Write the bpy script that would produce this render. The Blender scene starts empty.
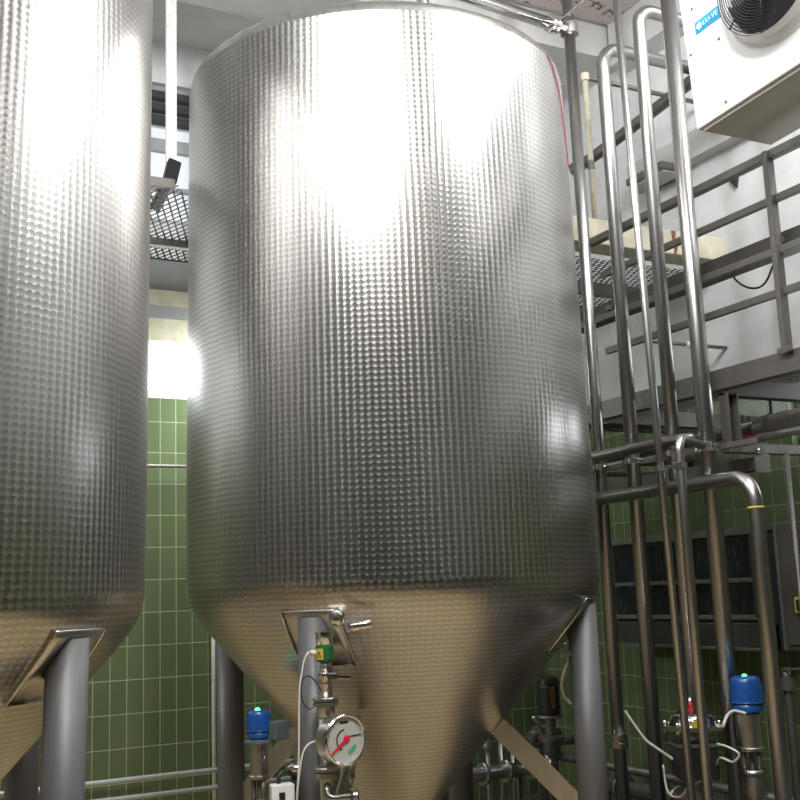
import bpy, bmesh, math, random
from math import sin, cos, pi, radians, hypot, atan2, sqrt, floor
from mathutils import Vector, Matrix

random.seed(7)
S = bpy.context.scene
COL = S.collection

# ------------------------------------------------------------------ camera
F, PITCH, ROLL, YAW, EYE = 1080.0, radians(10.0), radians(2.2), radians(27.5), 1.7
CM = Matrix.Rotation(-YAW, 3, 'Z') @ Matrix.Rotation(pi / 2 + PITCH, 3, 'X') @ Matrix.Rotation(-ROLL, 3, 'Z')
cam = bpy.data.cameras.new('camera')
cam.lens = 36.0 * F / 800.0
cam.sensor_width = 36.0
cam.clip_start, cam.clip_end = 0.05, 100
cam_o = bpy.data.objects.new('camera', cam)
COL.objects.link(cam_o)
cam_o.matrix_world = Matrix.Translation((0, 0, EYE)) @ CM.to_4x4()
S.camera = cam_o


def at(px, py, axis, v):
    """The point of the room a photo pixel looks at, on the plane axis = v."""
    d = CM @ Vector(((px - 400) / F, -(py - 400) / F, -1.0))
    i = 'XYZ'.index(axis)
    t = (v - (0, 0, EYE)[i]) / d[i]
    return Vector((0, 0, EYE)) + d * t


# ------------------------------------------------------------------ materials
def new_mat(name):
    m = bpy.data.materials.new(name)
    m.use_nodes = True
    nt = m.node_tree
    return m, nt, nt.nodes['Principled BSDF']


def N(nt, kind, **kw):
    n = nt.nodes.new(kind)
    for k, v in kw.items():
        if k in ('operation', 'blend_type', 'data_type', 'direction_type', 'axis', 'uv_map', 'feature', 'distance',
                 'offset', 'offset_frequency', 'squash', 'squash_frequency', 'noise_dimensions', 'voronoi_dimensions'):
            setattr(n, k, v)
        else:
            n.inputs[k].default_value = v
    return n


def plain(name, col, rough=0.5, metal=0.0, vary=0.12, scale=9.0, bump=0.0, stretch=None, emit=None, spec=0.5, coat=0.0):
    m, nt, b = new_mat(name)
    L = nt.links.new
    b.inputs['Roughness'].default_value = rough
    b.inputs['Metallic'].default_value = metal
    b.inputs['Specular IOR Level'].default_value = spec
    b.inputs['Coat Weight'].default_value = coat
    tc = N(nt, 'ShaderNodeNewGeometry')
    src = tc.outputs['Position']
    if stretch:
        mp = N(nt, 'ShaderNodeMapping')
        mp.inputs['Scale'].default_value = stretch
        L(src, mp.inputs['Vector'])
        src = mp.outputs['Vector']
    no = N(nt, 'ShaderNodeTexNoise', Scale=scale, Detail=5.0, Roughness=0.6)
    L(src, no.inputs['Vector'])
    rp = nt.nodes.new('ShaderNodeValToRGB')
    rp.color_ramp.elements[0].position = 0.3
    rp.color_ramp.elements[1].position = 0.72
    rp.color_ramp.elements[0].color = tuple(c * (1 - vary) for c in col) + (1,)
    rp.color_ramp.elements[1].color = tuple(min(1, c * (1 + vary * 0.6)) for c in col) + (1,)
    L(no.outputs['Fac'], rp.inputs['Fac'])
    L(rp.outputs['Color'], b.inputs['Base Color'])
    rm = N(nt, 'ShaderNodeMapRange')
    rm.inputs['To Min'].default_value = max(0.03, rough - 0.08)
    rm.inputs['To Max'].default_value = min(1, rough + 0.08)
    L(no.outputs['Fac'], rm.inputs['Value'])
    L(rm.outputs['Result'], b.inputs['Roughness'])
    if bump:
        bp = N(nt, 'ShaderNodeBump', Strength=bump, Distance=0.01)
        L(no.outputs['Fac'], bp.inputs['Height'])
        L(bp.outputs['Normal'], b.inputs['Normal'])
    if emit:
        b.inputs['Emission Color'].default_value = emit[0] + (1,)
        b.inputs['Emission Strength'].default_value = emit[1]
    return m


def tile_wall(name, horiz, ph_h, ph_v, top, dim=1.0):
    """Green glazed tiles up to z = top, painted plaster above."""
    m, nt, b = new_mat(name)
    L = nt.links.new
    geo = N(nt, 'ShaderNodeNewGeometry')
    sx = N(nt, 'ShaderNodeSeparateXYZ')
    L(geo.outputs['Position'], sx.inputs[0])
    cx = N(nt, 'ShaderNodeCombineXYZ')
    a = N(nt, 'ShaderNodeMath', operation='SUBTRACT')
    L(sx.outputs[horiz], a.inputs[0]); a.inputs[1].default_value = ph_h - 11.8
    c = N(nt, 'ShaderNodeMath', operation='SUBTRACT')
    L(sx.outputs['Z'], c.inputs[0]); c.inputs[1].default_value = ph_v - 2.31 * 2
    L(a.outputs[0], cx.inputs[0]); L(c.outputs[0], cx.inputs[1])
    br = nt.nodes.new('ShaderNodeTexBrick')
    br.offset = 0.0
    br.inputs['Scale'].default_value = 1.0
    br.inputs['Mortar Size'].default_value = 0.0032
    br.inputs['Mortar Smooth'].default_value = 0.3
    br.inputs['Bias'].default_value = -0.1
    br.inputs['Brick Width'].default_value = 0.118
    br.inputs['Row Height'].default_value = 0.231
    br.inputs['Color1'].default_value = (0.116 * dim, 0.155 * dim, 0.076 * dim, 1)
    br.inputs['Color2'].default_value = (0.138 * dim, 0.178 * dim, 0.092 * dim, 1)
    br.inputs['Mortar'].default_value = (0.42, 0.46, 0.30, 1)
    L(cx.outputs[0], br.inputs['Vector'])
    no = N(nt, 'ShaderNodeTexNoise', Scale=1.6, Detail=6.0, Roughness=0.65)
    L(geo.outputs['Position'], no.inputs['Vector'])
    mul = N(nt, 'ShaderNodeMixRGB', blend_type='MULTIPLY', Fac=0.6)
    rp = nt.nodes.new('ShaderNodeValToRGB')
    rp.color_ramp.elements[0].position, rp.color_ramp.elements[0].color = 0.3, (0.72, 0.74, 0.68, 1)
    rp.color_ramp.elements[1].position, rp.color_ramp.elements[1].color = 0.7, (1, 1, 1, 1)
    L(no.outputs['Fac'], rp.inputs['Fac'])
    L(br.outputs['Color'], mul.inputs[1]); L(rp.outputs['Color'], mul.inputs[2])
    # plaster
    n2 = N(nt, 'ShaderNodeTexNoise', Scale=3.1, Detail=8.0, Roughness=0.7)
    L(geo.outputs['Position'], n2.inputs['Vector'])
    r2 = nt.nodes.new('ShaderNodeValToRGB')
    r2.color_ramp.elements[0].position, r2.color_ramp.elements[0].color = 0.3, (0.63 * dim, 0.64 * dim, 0.65 * dim, 1)
    r2.color_ramp.elements[1].position, r2.color_ramp.elements[1].color = 0.62, (0.78 * dim, 0.78 * dim, 0.78 * dim, 1)
    L(n2.outputs['Fac'], r2.inputs['Fac'])
    gt = N(nt, 'ShaderNodeMath', operation='GREATER_THAN')
    L(sx.outputs['Z'], gt.inputs[0]); gt.inputs[1].default_value = top
    mx = N(nt, 'ShaderNodeMixRGB')
    L(gt.outputs[0], mx.inputs[0]); L(mul.outputs[0], mx.inputs[1]); L(r2.outputs[0], mx.inputs[2])
    L(mx.outputs[0], b.inputs['Base Color'])
    mr = N(nt, 'ShaderNodeMapRange')
    mr.inputs['To Min'].default_value, mr.inputs['To Max'].default_value = 0.22, 0.75
    L(gt.outputs[0], mr.inputs['Value'])
    L(mr.outputs[0], b.inputs['Roughness'])
    inv = N(nt, 'ShaderNodeMath', operation='MULTIPLY_ADD')
    L(br.outputs['Fac'], inv.inputs[0]); inv.inputs[1].default_value = -1.0; inv.inputs[2].default_value = 1.0
    g2 = N(nt, 'ShaderNodeMath', operation='MAXIMUM')
    L(inv.outputs[0], g2.inputs[0]); L(gt.outputs[0], g2.inputs[1])
    bp = N(nt, 'ShaderNodeBump', Strength=0.5, Distance=0.004)
    L(g2.outputs[0], bp.inputs['Height'])
    L(bp.outputs[0], b.inputs['Normal'])
    return m


def swirl_steel(name, base=(0.68, 0.665, 0.645), rough=0.30):
    """Engine-turned stainless sheet: rows of small overlapping discs, each
    brushed in circles, so the grain direction turns round every disc."""
    m, nt, b = new_mat(name)
    L = nt.links.new

    def mth(op, a, c=None, d=None):
        n = nt.nodes.new('ShaderNodeMath'); n.operation = op
        for i, v in enumerate((a, c, d)):
            if v is None:
                continue
            if isinstance(v, (int, float)):
                n.inputs[i].default_value = v
            else:
                L(v, n.inputs[i])
        return n.outputs[0]

    PU, PV, RD = 0.0335, 0.0270, 0.0215
    uv = N(nt, 'ShaderNodeUVMap'); uv.uv_map = 'UVMap'
    sp = N(nt, 'ShaderNodeSeparateXYZ'); L(uv.outputs[0], sp.inputs[0])
    # slight irregularity of the hand-set rows
    wn = N(nt, 'ShaderNodeTexNoise', Scale=5.0, Detail=2.0); L(uv.outputs[0], wn.inputs['Vector'])
    wob = mth('MULTIPLY_ADD', wn.outputs['Fac'], 0.006, -0.003)
    u = mth('ADD', sp.outputs[0], wob)
    v = mth('ADD', sp.outputs[1], wob)
    cu = mth('DIVIDE', u, PU)
    col_id = mth('FLOOR', cu)
    lu = mth('MULTIPLY', mth('SUBTRACT', mth('FRACT', cu), 0.5), PU)
    arc = mth('SQRT', mth('SUBTRACT', RD * RD, mth('MULTIPLY', lu, lu)))
    # neighbouring columns are staggered a little
    wh = nt.nodes.new('ShaderNodeTexWhiteNoise'); wh.noise_dimensions = '1D'
    L(col_id, wh.inputs['W'])
    stag = mth('MULTIPLY', wh.outputs['Value'], 0.004)
    vs = mth('ADD', v, stag)
    q = mth('SUBTRACT', vs, arc)
    row = mth('FLOOR', mth('DIVIDE', q, PV))
    ctr = mth('MULTIPLY_ADD', row, PV, 0.0)
    lv = mth('SUBTRACT', mth('SUBTRACT', vs, ctr), PV * 0.5)
    lv = mth('SUBTRACT', lv, 0.004)
    tg = nt.nodes.new('ShaderNodeTangent'); tg.direction_type = 'UV_MAP'; tg.uv_map = 'UVMap'
    geo = N(nt, 'ShaderNodeNewGeometry')
    cr = N(nt, 'ShaderNodeVectorMath', operation='CROSS_PRODUCT')
    L(geo.outputs['Normal'], cr.inputs[0]); L(tg.outputs[0], cr.inputs[1])
    s1 = N(nt, 'ShaderNodeVectorMath', operation='SCALE'); L(tg.outputs[0], s1.inputs[0]); L(mth('MULTIPLY', lv, -1.0), s1.inputs['Scale'])
    s2 = N(nt, 'ShaderNodeVectorMath', operation='SCALE'); L(cr.outputs[0], s2.inputs[0]); L(lu, s2.inputs['Scale'])
    ad = N(nt, 'ShaderNodeVectorMath', operation='ADD'); L(s1.outputs[0], ad.inputs[0]); L(s2.outputs[0], ad.inputs[1])
    nz = N(nt, 'ShaderNodeVectorMath', operation='NORMALIZE'); L(ad.outputs[0], nz.inputs[0])
    L(nz.outputs[0], b.inputs['Tangent'])
    b.inputs['Anisotropic'].default_value = 0.65
    b.inputs['Metallic'].default_value = 1.0
    # larger clouds of duller and brighter sheet
    cl = N(nt, 'ShaderNodeTexNoise', Scale=1.7, Detail=4.0); L(uv.outputs[0], cl.inputs['Vector'])
    L(mth('ADD', mth('MULTIPLY_ADD', cl.outputs['Fac'], 0.10, -0.05), rough), b.inputs['Roughness'])
    mixc = N(nt, 'ShaderNodeMixRGB')
    mixc.inputs[1].default_value = tuple(x * 0.66 for x in base) + (1,)
    mixc.inputs[2].default_value = tuple(x * 1.08 for x in base) + (1,)
    # disc shading put into the base colour: rims darker than middles
    rad = mth('SQRT', mth('ADD', mth('MULTIPLY', lu, lu), mth('MULTIPLY', lv, lv)))
    L(mth('MULTIPLY_ADD', rad, -1.0 / 0.019, 1.12), mixc.inputs[0])
    L(mixc.outputs[0], b.inputs['Base Color'])
    # the slow waviness of rolled sheet
    wv = N(nt, 'ShaderNodeTexNoise', Scale=2.2, Detail=1.0); L(uv.outputs[0], wv.inputs['Vector'])
    bp = N(nt, 'ShaderNodeBump', Strength=0.35, Distance=1.0)
    L(mth('MULTIPLY', wv.outputs['Fac'], 0.004), bp.inputs['Height'])
    L(bp.outputs[0], b.inputs['Normal'])
    return m


M = {}
M['swirl'] = swirl_steel('swirl_stainless')
M['steel'] = plain('brushed_stainless', (0.58, 0.57, 0.55), 0.30, 1.0, 0.10, 30, stretch=(1, 1, 0.08))
M['pipe'] = plain('satin_stainless_pipe', (0.40, 0.39, 0.385), 0.33, 1.0, 0.08, 14, stretch=(1, 1, 0.15))
M['darksteel'] = plain('weathered_steel', (0.22, 0.21, 0.195), 0.48, 0.75, 0.18, 12)
M['legpaint'] = plain('matt_leg_steel', (0.135, 0.135, 0.14), 0.5, 0.3, 0.08, 18, stretch=(1, 1, 0.1))
M['polished'] = plain('polished_steel', (0.74, 0.73, 0.71), 0.14, 1.0, 0.05, 20)
M['rail'] = plain('galvanised_rail', (0.20, 0.19, 0.18), 0.5, 0.55, 0.15, 25)
M['grate'] = plain('galvanised_grating', (0.10, 0.095, 0.088), 0.5, 0.55, 0.15, 25)
M['cream'] = plain('cream_paint_concrete', (0.60, 0.56, 0.43), 0.75, 0, 0.22, 7, 0.3)
M['white'] = plain('white_enamel', (0.82, 0.83, 0.83), 0.35, 0, 0.03, 6)
M['whitepaint'] = plain('white_painted_steel', (0.80, 0.80, 0.79), 0.45, 0, 0.22, 22, 0.1)
M['traygrey'] = plain('grey_tray', (0.58, 0.56, 0.50), 0.5, 0, 0.06, 4)
M['ceil'] = plain('ceiling_plaster', (0.62, 0.62, 0.61), 0.85, 0, 0.12, 2.2)
M['black'] = plain('black_plastic', (0.020, 0.020, 0.022), 0.4, 0, 0.2, 20)
M['blade'] = plain('dark_fan_blade', (0.045, 0.048, 0.055), 0.35, 0.3, 0.2, 9)
M['blue'] = plain('blue_plastic', (0.012, 0.085, 0.34), 0.33, 0, 0.08, 15, coat=0.3)
M['bluelabel'] = plain('blue_label', (0.03, 0.34, 0.62), 0.4, 0, 0.03, 15)
M['palelabel'] = plain('pale_label_print', (0.60, 0.84, 0.90), 0.4, 0, 0.03, 15)
M['greylid'] = plain('grey_plastic', (0.10, 0.13, 0.14), 0.45, 0, 0.08, 15)
M['cable'] = plain('pale_cable', (0.62, 0.61, 0.56), 0.5, 0, 0.05, 15)
M['darkcable'] = plain('dark_cable', (0.03, 0.03, 0.032), 0.5, 0, 0.1, 15)
M['red'] = plain('red_paint', (0.45, 0.03, 0.03), 0.45, 0, 0.1, 15)
M['wirered'] = plain('dull_red_wire', (0.30, 0.05, 0.06), 0.5, 0, 0.1, 15)
M['railsteel'] = plain('bright_rail', (0.62, 0.63, 0.65), 0.4, 0.3, 0.06, 15)  # pale colour stands in for window light reflected on the low rails
M['needle'] = plain('red_needle', (0.72, 0.02, 0.06), 0.4, 0, 0.03, 15)
M['green'] = plain('green_print', (0.015, 0.14, 0.045), 0.4, 0, 0.05, 15)
M['dialgreen'] = plain('dial_green', (0.06, 0.42, 0.20), 0.5, 0, 0.03, 15)
M['yellow'] = plain('yellow_print', (0.62, 0.47, 0.05), 0.45, 0, 0.08, 15)
M['dial'] = plain('dial_face', (0.47, 0.475, 0.45), 0.5, 0, 0.04, 15)
M['led'] = plain('green_led', (0.1, 0.8, 0.3), 0.3, 0, 0.0, 5, emit=((0.15, 1.0, 0.35), 1.2))
M['unit'] = plain('dark_grey_sheet', (0.085, 0.088, 0.092), 0.38, 0.5, 0.2, 6)
M['fin'] = plain('black_fin_bank', (0.05, 0.055, 0.066), 0.25, 0.4, 0.5, 18, 0.5, stretch=(1, 1.6, 0.35))
M['cabinet'] = plain('brown_grey_cabinet', (0.085, 0.078, 0.066), 0.5, 0.2, 0.15, 5)
M['insul'] = plain('grey_insulation_jacket', (0.36, 0.35, 0.33), 0.45, 0.5, 0.15, 10)
M['rust'] = plain('rust', (0.23, 0.09, 0.04), 0.85, 0, 0.4, 40)
M['rustyglint'] = plain('rusty_highlight', (0.34, 0.20, 0.12), 0.3, 0.9, 0.2, 20)
M['pane'] = plain('daylit_window_pane', (0.9, 0.93, 0.95), 0.2, 0, 0.02, 3, emit=((0.90, 0.96, 1.0), 3.2))
M['pane3'] = plain('side_window_pane', (0.9, 0.93, 0.95), 0.2, 0, 0.02, 3, emit=((0.92, 0.97, 1.0), 3.0))
M['pane2'] = plain('frosted_window_pane', (0.72, 0.75, 0.79), 0.35, 0, 0.05, 3, emit=((0.86, 0.90, 1.0), 0.20))
M['winframe'] = plain('grey_window_frame', (0.35, 0.36, 0.37), 0.5, 0.2, 0.1, 10)
M['louvre'] = plain('dark_louvre', (0.075, 0.075, 0.075), 0.55, 0.2, 0.2, 10)


def speckle():
    m, nt, b = new_mat('peeling_ceiling_paint')
    L = nt.links.new
    geo = N(nt, 'ShaderNodeNewGeometry')
    no = N(nt, 'ShaderNodeTexNoise', Scale=13.0, Detail=4.0, Roughness=0.6)
    L(geo.outputs['Position'], no.inputs['Vector'])
    rp = nt.nodes.new('ShaderNodeValToRGB')
    e = rp.color_ramp.elements
    e[0].position, e[0].color = 0.36, (0.13, 0.075, 0.06, 1)
    e[1].position, e[1].color = 0.43, (0.60, 0.53, 0.50, 1)
    L(no.outputs['Fac'], rp.inputs['Fac'])
    L(rp.outputs[0], b.inputs['Base Color'])
    b.inputs['Roughness'].default_value = 0.85
    return m


M['speckle'] = speckle()


def floor_mat():
    m, nt, b = new_mat('brown_floor_tiles')
    L = nt.links.new
    geo = N(nt, 'ShaderNodeNewGeometry')
    br = nt.nodes.new('ShaderNodeTexBrick')
    br.offset = 0.0
    br.inputs['Scale'].default_value = 1.0
    br.inputs['Mortar Size'].default_value = 0.005
    br.inputs['Brick Width'].default_value = 0.2
    br.inputs['Row Height'].default_value = 0.2
    br.inputs['Color1'].default_value = (0.47, 0.35, 0.185, 1)
    br.inputs['Color2'].default_value = (0.53, 0.395, 0.21, 1)
    br.inputs['Mortar'].default_value = (0.22, 0.19, 0.15, 1)
    L(geo.outputs['Position'], br.inputs['Vector'])
    # tan tiles round the tanks; unseen rest darkened to dim reflections in the pipes
    sx = N(nt, 'ShaderNodeSeparateXYZ'); L(geo.outputs['Position'], sx.inputs[0])
    gt = N(nt, 'ShaderNodeMath', operation='GREATER_THAN'); L(sx.outputs['Y'], gt.inputs[0]); gt.inputs[1].default_value = 1.4
    mx = N(nt, 'ShaderNodeMixRGB'); mx.inputs[1].default_value = (0.085, 0.08, 0.072, 1)
    lt = N(nt, 'ShaderNodeMath', operation='LESS_THAN'); L(sx.outputs['X'], lt.inputs[0]); lt.inputs[1].default_value = 3.3
    ml = N(nt, 'ShaderNodeMath', operation='MULTIPLY'); L(gt.outputs[0], ml.inputs[0]); L(lt.outputs[0], ml.inputs[1])
    L(ml.outputs[0], mx.inputs[0]); L(br.outputs['Color'], mx.inputs[2])
    L(mx.outputs[0], b.inputs['Base Color'])
    b.inputs['Roughness'].default_value = 0.45
    return m


M['floor'] = floor_mat()

# ------------------------------------------------------------------ mesh helpers
ORG = {}


class MB:
    def __init__(self):
        self.bm = bmesh.new()
        self.uv = None

    def box(self, c, s, rot=None, bevel=0.0):
        r = bmesh.ops.create_cube(self.bm, size=1.0)
        vs = r['verts']
        for v in vs:
            v.co = Vector((v.co.x * s[0], v.co.y * s[1], v.co.z * s[2]))
        if bevel:
            es = list({e for v in vs for e in v.link_edges})
            rb = bmesh.ops.bevel(self.bm, geom=es, offset=bevel, segments=2, affect='EDGES', profile=0.6)
            vs = list({v for f in rb['faces'] for v in f.verts} | {v for v in vs if v.is_valid})
        for v in vs:
            co = v.co.copy()
            if rot is not None:
                co = rot @ co
            v.co = co + Vector(c)
        return self

    def bar(self, p0, p1, w, h, bevel=0.0, up=(0, 0, 1)):
        """Rectangular bar from p0 to p1, w wide, h high."""
        p0, p1 = Vector(p0), Vector(p1)
        d = (p1 - p0)
        y = d.normalized()
        x = y.cross(Vector(up))
        if x.length < 1e-4:
            x = Vector((1, 0, 0))
        x.normalize()
        z = x.cross(y)
        R = Matrix((x, y, z)).transposed()
        return self.box((p0 + p1) / 2, (w, d.length, h), R, bevel)

    def tube(self, pts, r, fillet=0.0, seg=20, caps=True):
        pts = [Vector(p) for p in pts]
        path = [pts[0]]
        for i in range(1, len(pts) - 1):
            a, b, c = pts[i - 1], pts[i], pts[i + 1]
            d0, d1 = (a - b), (c - b)
            l0, l1 = d0.length, d1.length
            d0.normalize(); d1.normalize()
            ang = d0.angle(d1)
            if fillet <= 0 or ang > pi - 0.02:
                path.append(b); continue
            t = min(fillet / math.tan(ang / 2), l0 * 0.49, l1 * 0.49)
            rad = t * math.tan(ang / 2)
            cen = b + (d0 + d1).normalized() * (rad / sin(ang / 2))
            s, e = b + d0 * t, b + d1 * t
            va, vb = s - cen, e - cen
            tot = va.angle(vb)
            ax = va.cross(vb).normalized()
            n = max(3, int(tot / 0.17))
            for k in range(n + 1):
                path.append(cen + Matrix.Rotation(tot * k / n, 3, ax) @ va)
        path.append(pts[-1])
        return self.sweep(path, r, seg, caps)

    def sweep(self, path, r, seg=16, caps=True, closed=False):
        bm = self.bm
        n = len(path)
        rad = r if isinstance(r, (list, tuple)) else [r] * n
        tang = []
        for i in range(n):
            a = path[i - 1] if (i > 0 or closed) else path[0]
            b = path[(i + 1) % n] if (i < n - 1 or closed) else path[-1]
            tang.append((b - a).normalized())
        t0 = tang[0]
        nrm = t0.orthogonal().normalized()
        rings = []
        for i in range(n):
            t = tang[i]
            nrm = (nrm - t * nrm.dot(t)).normalized()
            bi = t.cross(nrm)
            rings.append([bm.verts.new(path[i] + (nrm * cos(2 * pi * k / seg) + bi * sin(2 * pi * k / seg)) * rad[i]) for k in range(seg)])
        m = n if closed else n - 1
        for i in range(m):
            A, B = rings[i], rings[(i + 1) % n]
            for k in range(seg):
                f = bm.faces.new((A[k], A[(k + 1) % seg], B[(k + 1) % seg], B[k]))
                f.smooth = True
        if caps and not closed:
            bm.faces.new(rings[0][::-1]); bm.faces.new(rings[-1])
        return self

    def curve(self, pts, r, seg=10, sub=8):
        """Smooth tube through points (Catmull-Rom)."""
        P = [Vector(p) for p in pts]
        P = [P[0] * 2 - P[1]] + P + [P[-1] * 2 - P[-2]]
        path = []
        for i in range(1, len(P) - 2):
            for k in range(sub):
                t = k / sub
                a, b, c, d = P[i - 1], P[i], P[i + 1], P[i + 2]
                path.append(0.5 * ((2 * b) + (c - a) * t + (2 * a - 5 * b + 4 * c - d) * t * t + (3 * b - a - 3 * c + d) * t ** 3))
        path.append(P[-2])
        return self.sweep(path, r, seg)

    def ring(self, c, axis, R, r, seg=48, cs=8):
        axis = Vector(axis).normalized()
        u = axis.orthogonal().normalized(); w = axis.cross(u)
        return self.sweep([Vector(c) + (u * cos(2 * pi * k / seg) + w * sin(2 * pi * k / seg)) * R for k in range(seg)], r, cs, closed=True)

    def lathe(self, c, prof, axis=(0, 0, 1), seg=32, caps=True, sharp=True):
        """Revolve (radius, height) pairs round an axis through c; sharp keeps crisp steps."""
        bm = self.bm
        axis = Vector(axis).normalized()
        u = Vector((1, 0, 0)) if abs(axis.z) > 0.99 else axis.orthogonal().normalized()
        w = axis.cross(u)
        c = Vector(c)

        def mk(r, h):
            return [bm.verts.new(c + axis * h + (u * cos(2 * pi * k / seg) + w * sin(2 * pi * k / seg)) * r) for k in range(seg)]
        first = last = None
        if sharp:
            for (r0, h0), (r1, h1) in zip(prof[:-1], prof[1:]):
                A, B = mk(r0, h0), mk(r1, h1)
                first = first or A; last = B
                for k in range(seg):
                    f = bm.faces.new((A[k], A[(k + 1) % seg], B[(k + 1) % seg], B[k])); f.smooth = True
        else:
            R = [mk(r, h) for r, h in prof]
            first, last = R[0], R[-1]
            for A, B in zip(R[:-1], R[1:]):
                for k in range(seg):
                    f = bm.faces.new((A[k], A[(k + 1) % seg], B[(k + 1) % seg], B[k])); f.smooth = True
        if caps:
            bm.faces.new(first[::-1]); bm.faces.new(last)
        return self

    def cyl(self, p0, p1, r, seg=24):
        p0, p1 = Vector(p0), Vector(p1)
        return self.lathe(p0, [(r, 0), (r, (p1 - p0).length)], (p1 - p0), seg)

    def disc(self, c, axis, r, seg=40):
        axis = Vector(axis).normalized()
        u = axis.orthogonal().normalized(); w = axis.cross(u)
        self.bm.faces.new([self.bm.verts.new(Vector(c) + (u * cos(2 * pi * k / seg) + w * sin(2 * pi * k / seg)) * r) for k in range(seg)])
        return self

    def prism(self, poly, off):
        """Flat polygon (3D points) given thickness by the vector off."""
        off = Vector(off)
        A = [self.bm.verts.new(Vector(p)) for p in poly]
        B = [self.bm.verts.new(Vector(p) + off) for p in poly]
        n = len(A)
        self.bm.faces.new(A[::-1]); self.bm.faces.new(B)
        for k in range(n):
            self.bm.faces.new((A[k], A[(k + 1) % n], B[(k + 1) % n], B[k]))
        return self

    def build(self, name, mat, parent=None, loc=None, fix=True):
        bm = self.bm
        if fix:
            bmesh.ops.recalc_face_normals(bm, faces=bm.faces)
        o0 = Vector((0, 0, 0))
        if parent is not None:
            o0 = ORG[parent.name]
        elif loc is not None:
            o0 = Vector(loc)
        if o0.length:
            for v in bm.verts:
                v.co -= o0
        me = bpy.data.meshes.new(name)
        bm.to_mesh(me); bm.free()
        me.materials.append(mat if not isinstance(mat, str) else M[mat])
        o = bpy.data.objects.new(name, me)
        COL.objects.link(o)
        if parent is not None:
            o.parent = parent
        else:
            o.location = o0
        ORG[o.name] = o0
        return o


def tag(o, label, cat, group=None):
    o['label'] = label; o['category'] = cat
    if group:
        o['group'] = group
    return o


def thing(name, label, cat, loc, group=None):
    o = bpy.data.objects.new(name, None)
    COL.objects.link(o)
    o.location = loc
    o.empty_display_size = 0.1
    ORG[o.name] = Vector(loc)
    return tag(o, label, cat, group)


def struct(name, mb, mat):
    o = mb.build(name, mat)
    o['kind'] = 'structure'
    return o


# ------------------------------------------------------------------ the room
X0, X1, Y0, Y1, ZC = -4.6, 5.4, -4.2, 7.85, 6.05
TOP = 3.055
M['tb'] = tile_wall('green_tiles_back', 'X', at(126.5, 740, 'Y', Y1).x, at(85, 683, 'Y', Y1).z, 3.18)
M['tr'] = tile_wall('green_tiles_right', 'Y', at(701, 690, 'X', X1).y, at(640, 676, 'X', X1).z, TOP)

struct('floor', MB().box(((X0 + X1) / 2, (Y0 + Y1) / 2, -0.1), (X1 - X0 + 0.6, Y1 - Y0 + 0.6, 0.2)), 'floor')
struct('ceiling', MB().box(((X0 + X1) / 2, (Y0 + Y1) / 2, ZC + 0.1), (X1 - X0 + 0.6, Y1 - Y0 + 0.6, 0.2)), 'ceil')


def wall_with_holes(name, mat, axis, pos, out, a0, a1, holes):
    """Wall in the plane axis = pos, thick outwards, with rectangular holes (a_lo, a_hi, z_lo, z_hi)."""
    mb = MB()
    th = 0.25
    cuts = sorted({a0, a1} | {h[0] for h in holes} | {h[1] for h in holes})
    zs = sorted({0.0, ZC} | {h[2] for h in holes} | {h[3] for h in holes})
    for i in range(len(cuts) - 1):
        for j in range(len(zs) - 1):
            ca, cz = (cuts[i] + cuts[i + 1]) / 2, (zs[j] + zs[j + 1]) / 2
            if any(h[0] < ca < h[1] and h[2] < cz < h[3] for h in holes):
                continue
            s = (cuts[i + 1] - cuts[i], th, zs[j + 1] - zs[j])
            if axis == 'Y':
                mb.box((ca, pos + out * th / 2, cz), s)
            else:
                mb.box((pos + out * th / 2, ca, cz), (s[1], s[0], s[2]))
    return struct(name, mb, mat)


# back wall: bright window seen between the tanks, a frosted window with louvres above it
WB = (0.15, 2.4, 3.20, 3.66)
WU = (1.2, 2.75, 4.55, 5.70)
WR = (3.3, 4.95, 2.52, 2.98)
wall_with_holes('wall_back', 'tb', 'Y', Y1, 1, X0 - 0.25, X1 + 0.25, [WB, WU])
wall_with_holes('wall_right', 'tr', 'X', X1, 1, Y0, Y1, [WR])
M['tl'] = tile_wall('green_tiles_left', 'Y', 0.0, 0.0, 2.2, 0.45)  # left and front walls, unseen, dimmed in colour to darken the tank's reflections
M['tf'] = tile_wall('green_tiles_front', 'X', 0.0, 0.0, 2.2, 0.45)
wall_with_holes('wall_left', 'tl', 'X', X0, -1, Y0, Y1, [])
wall_with_holes('wall_front', 'tf', 'Y', Y0, -1, X0 - 0.25, X1 + 0.25, [])


def window(name, axis, pos, out, W, bars_v, bars_h, pane):
    a0, a1, z0, z1 = W
    mb = MB()
    f = 0.05

    def b(ca, cz, sa, sz, d=0.08):
        p = pos + out * 0.10
        if axis == 'Y':
            mb.box((ca, p, cz), (sa, d, sz))
        else:
            mb.box((p, ca, cz), (d, sa, sz))
    b((a0 + a1) / 2, z0 + f / 2, a1 - a0, f); b((a0 + a1) / 2, z1 - f / 2, a1 - a0, f)
    b(a0 + f / 2, (z0 + z1) / 2, f, z1 - z0); b(a1 - f / 2, (z0 + z1) / 2, f, z1 - z0)
    for v in bars_v:
        b(v, (z0 + z1) / 2, 0.05, z1 - z0)
    for zc, hz in bars_h:
        b((a0 + a1) / 2, zc, a1 - a0, hz, 0.07)
    w = struct(name, mb, 'white' if name == 'window_1' else 'winframe')  # white frame stands in for the glare round the bright window
    q = MB()
    p = pos + out * 0.12
    if axis == 'Y':
        q.box(((a0 + a1) / 2, p, (z0 + z1) / 2), (a1 - a0 - 0.02, 0.012, z1 - z0 - 0.02))
    else:
        q.box((p, (a0 + a1) / 2, (z0 + z1) / 2), (0.012, a1 - a0 - 0.02, z1 - z0 - 0.02))
    q.build('pane', pane, w)
    return w


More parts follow.
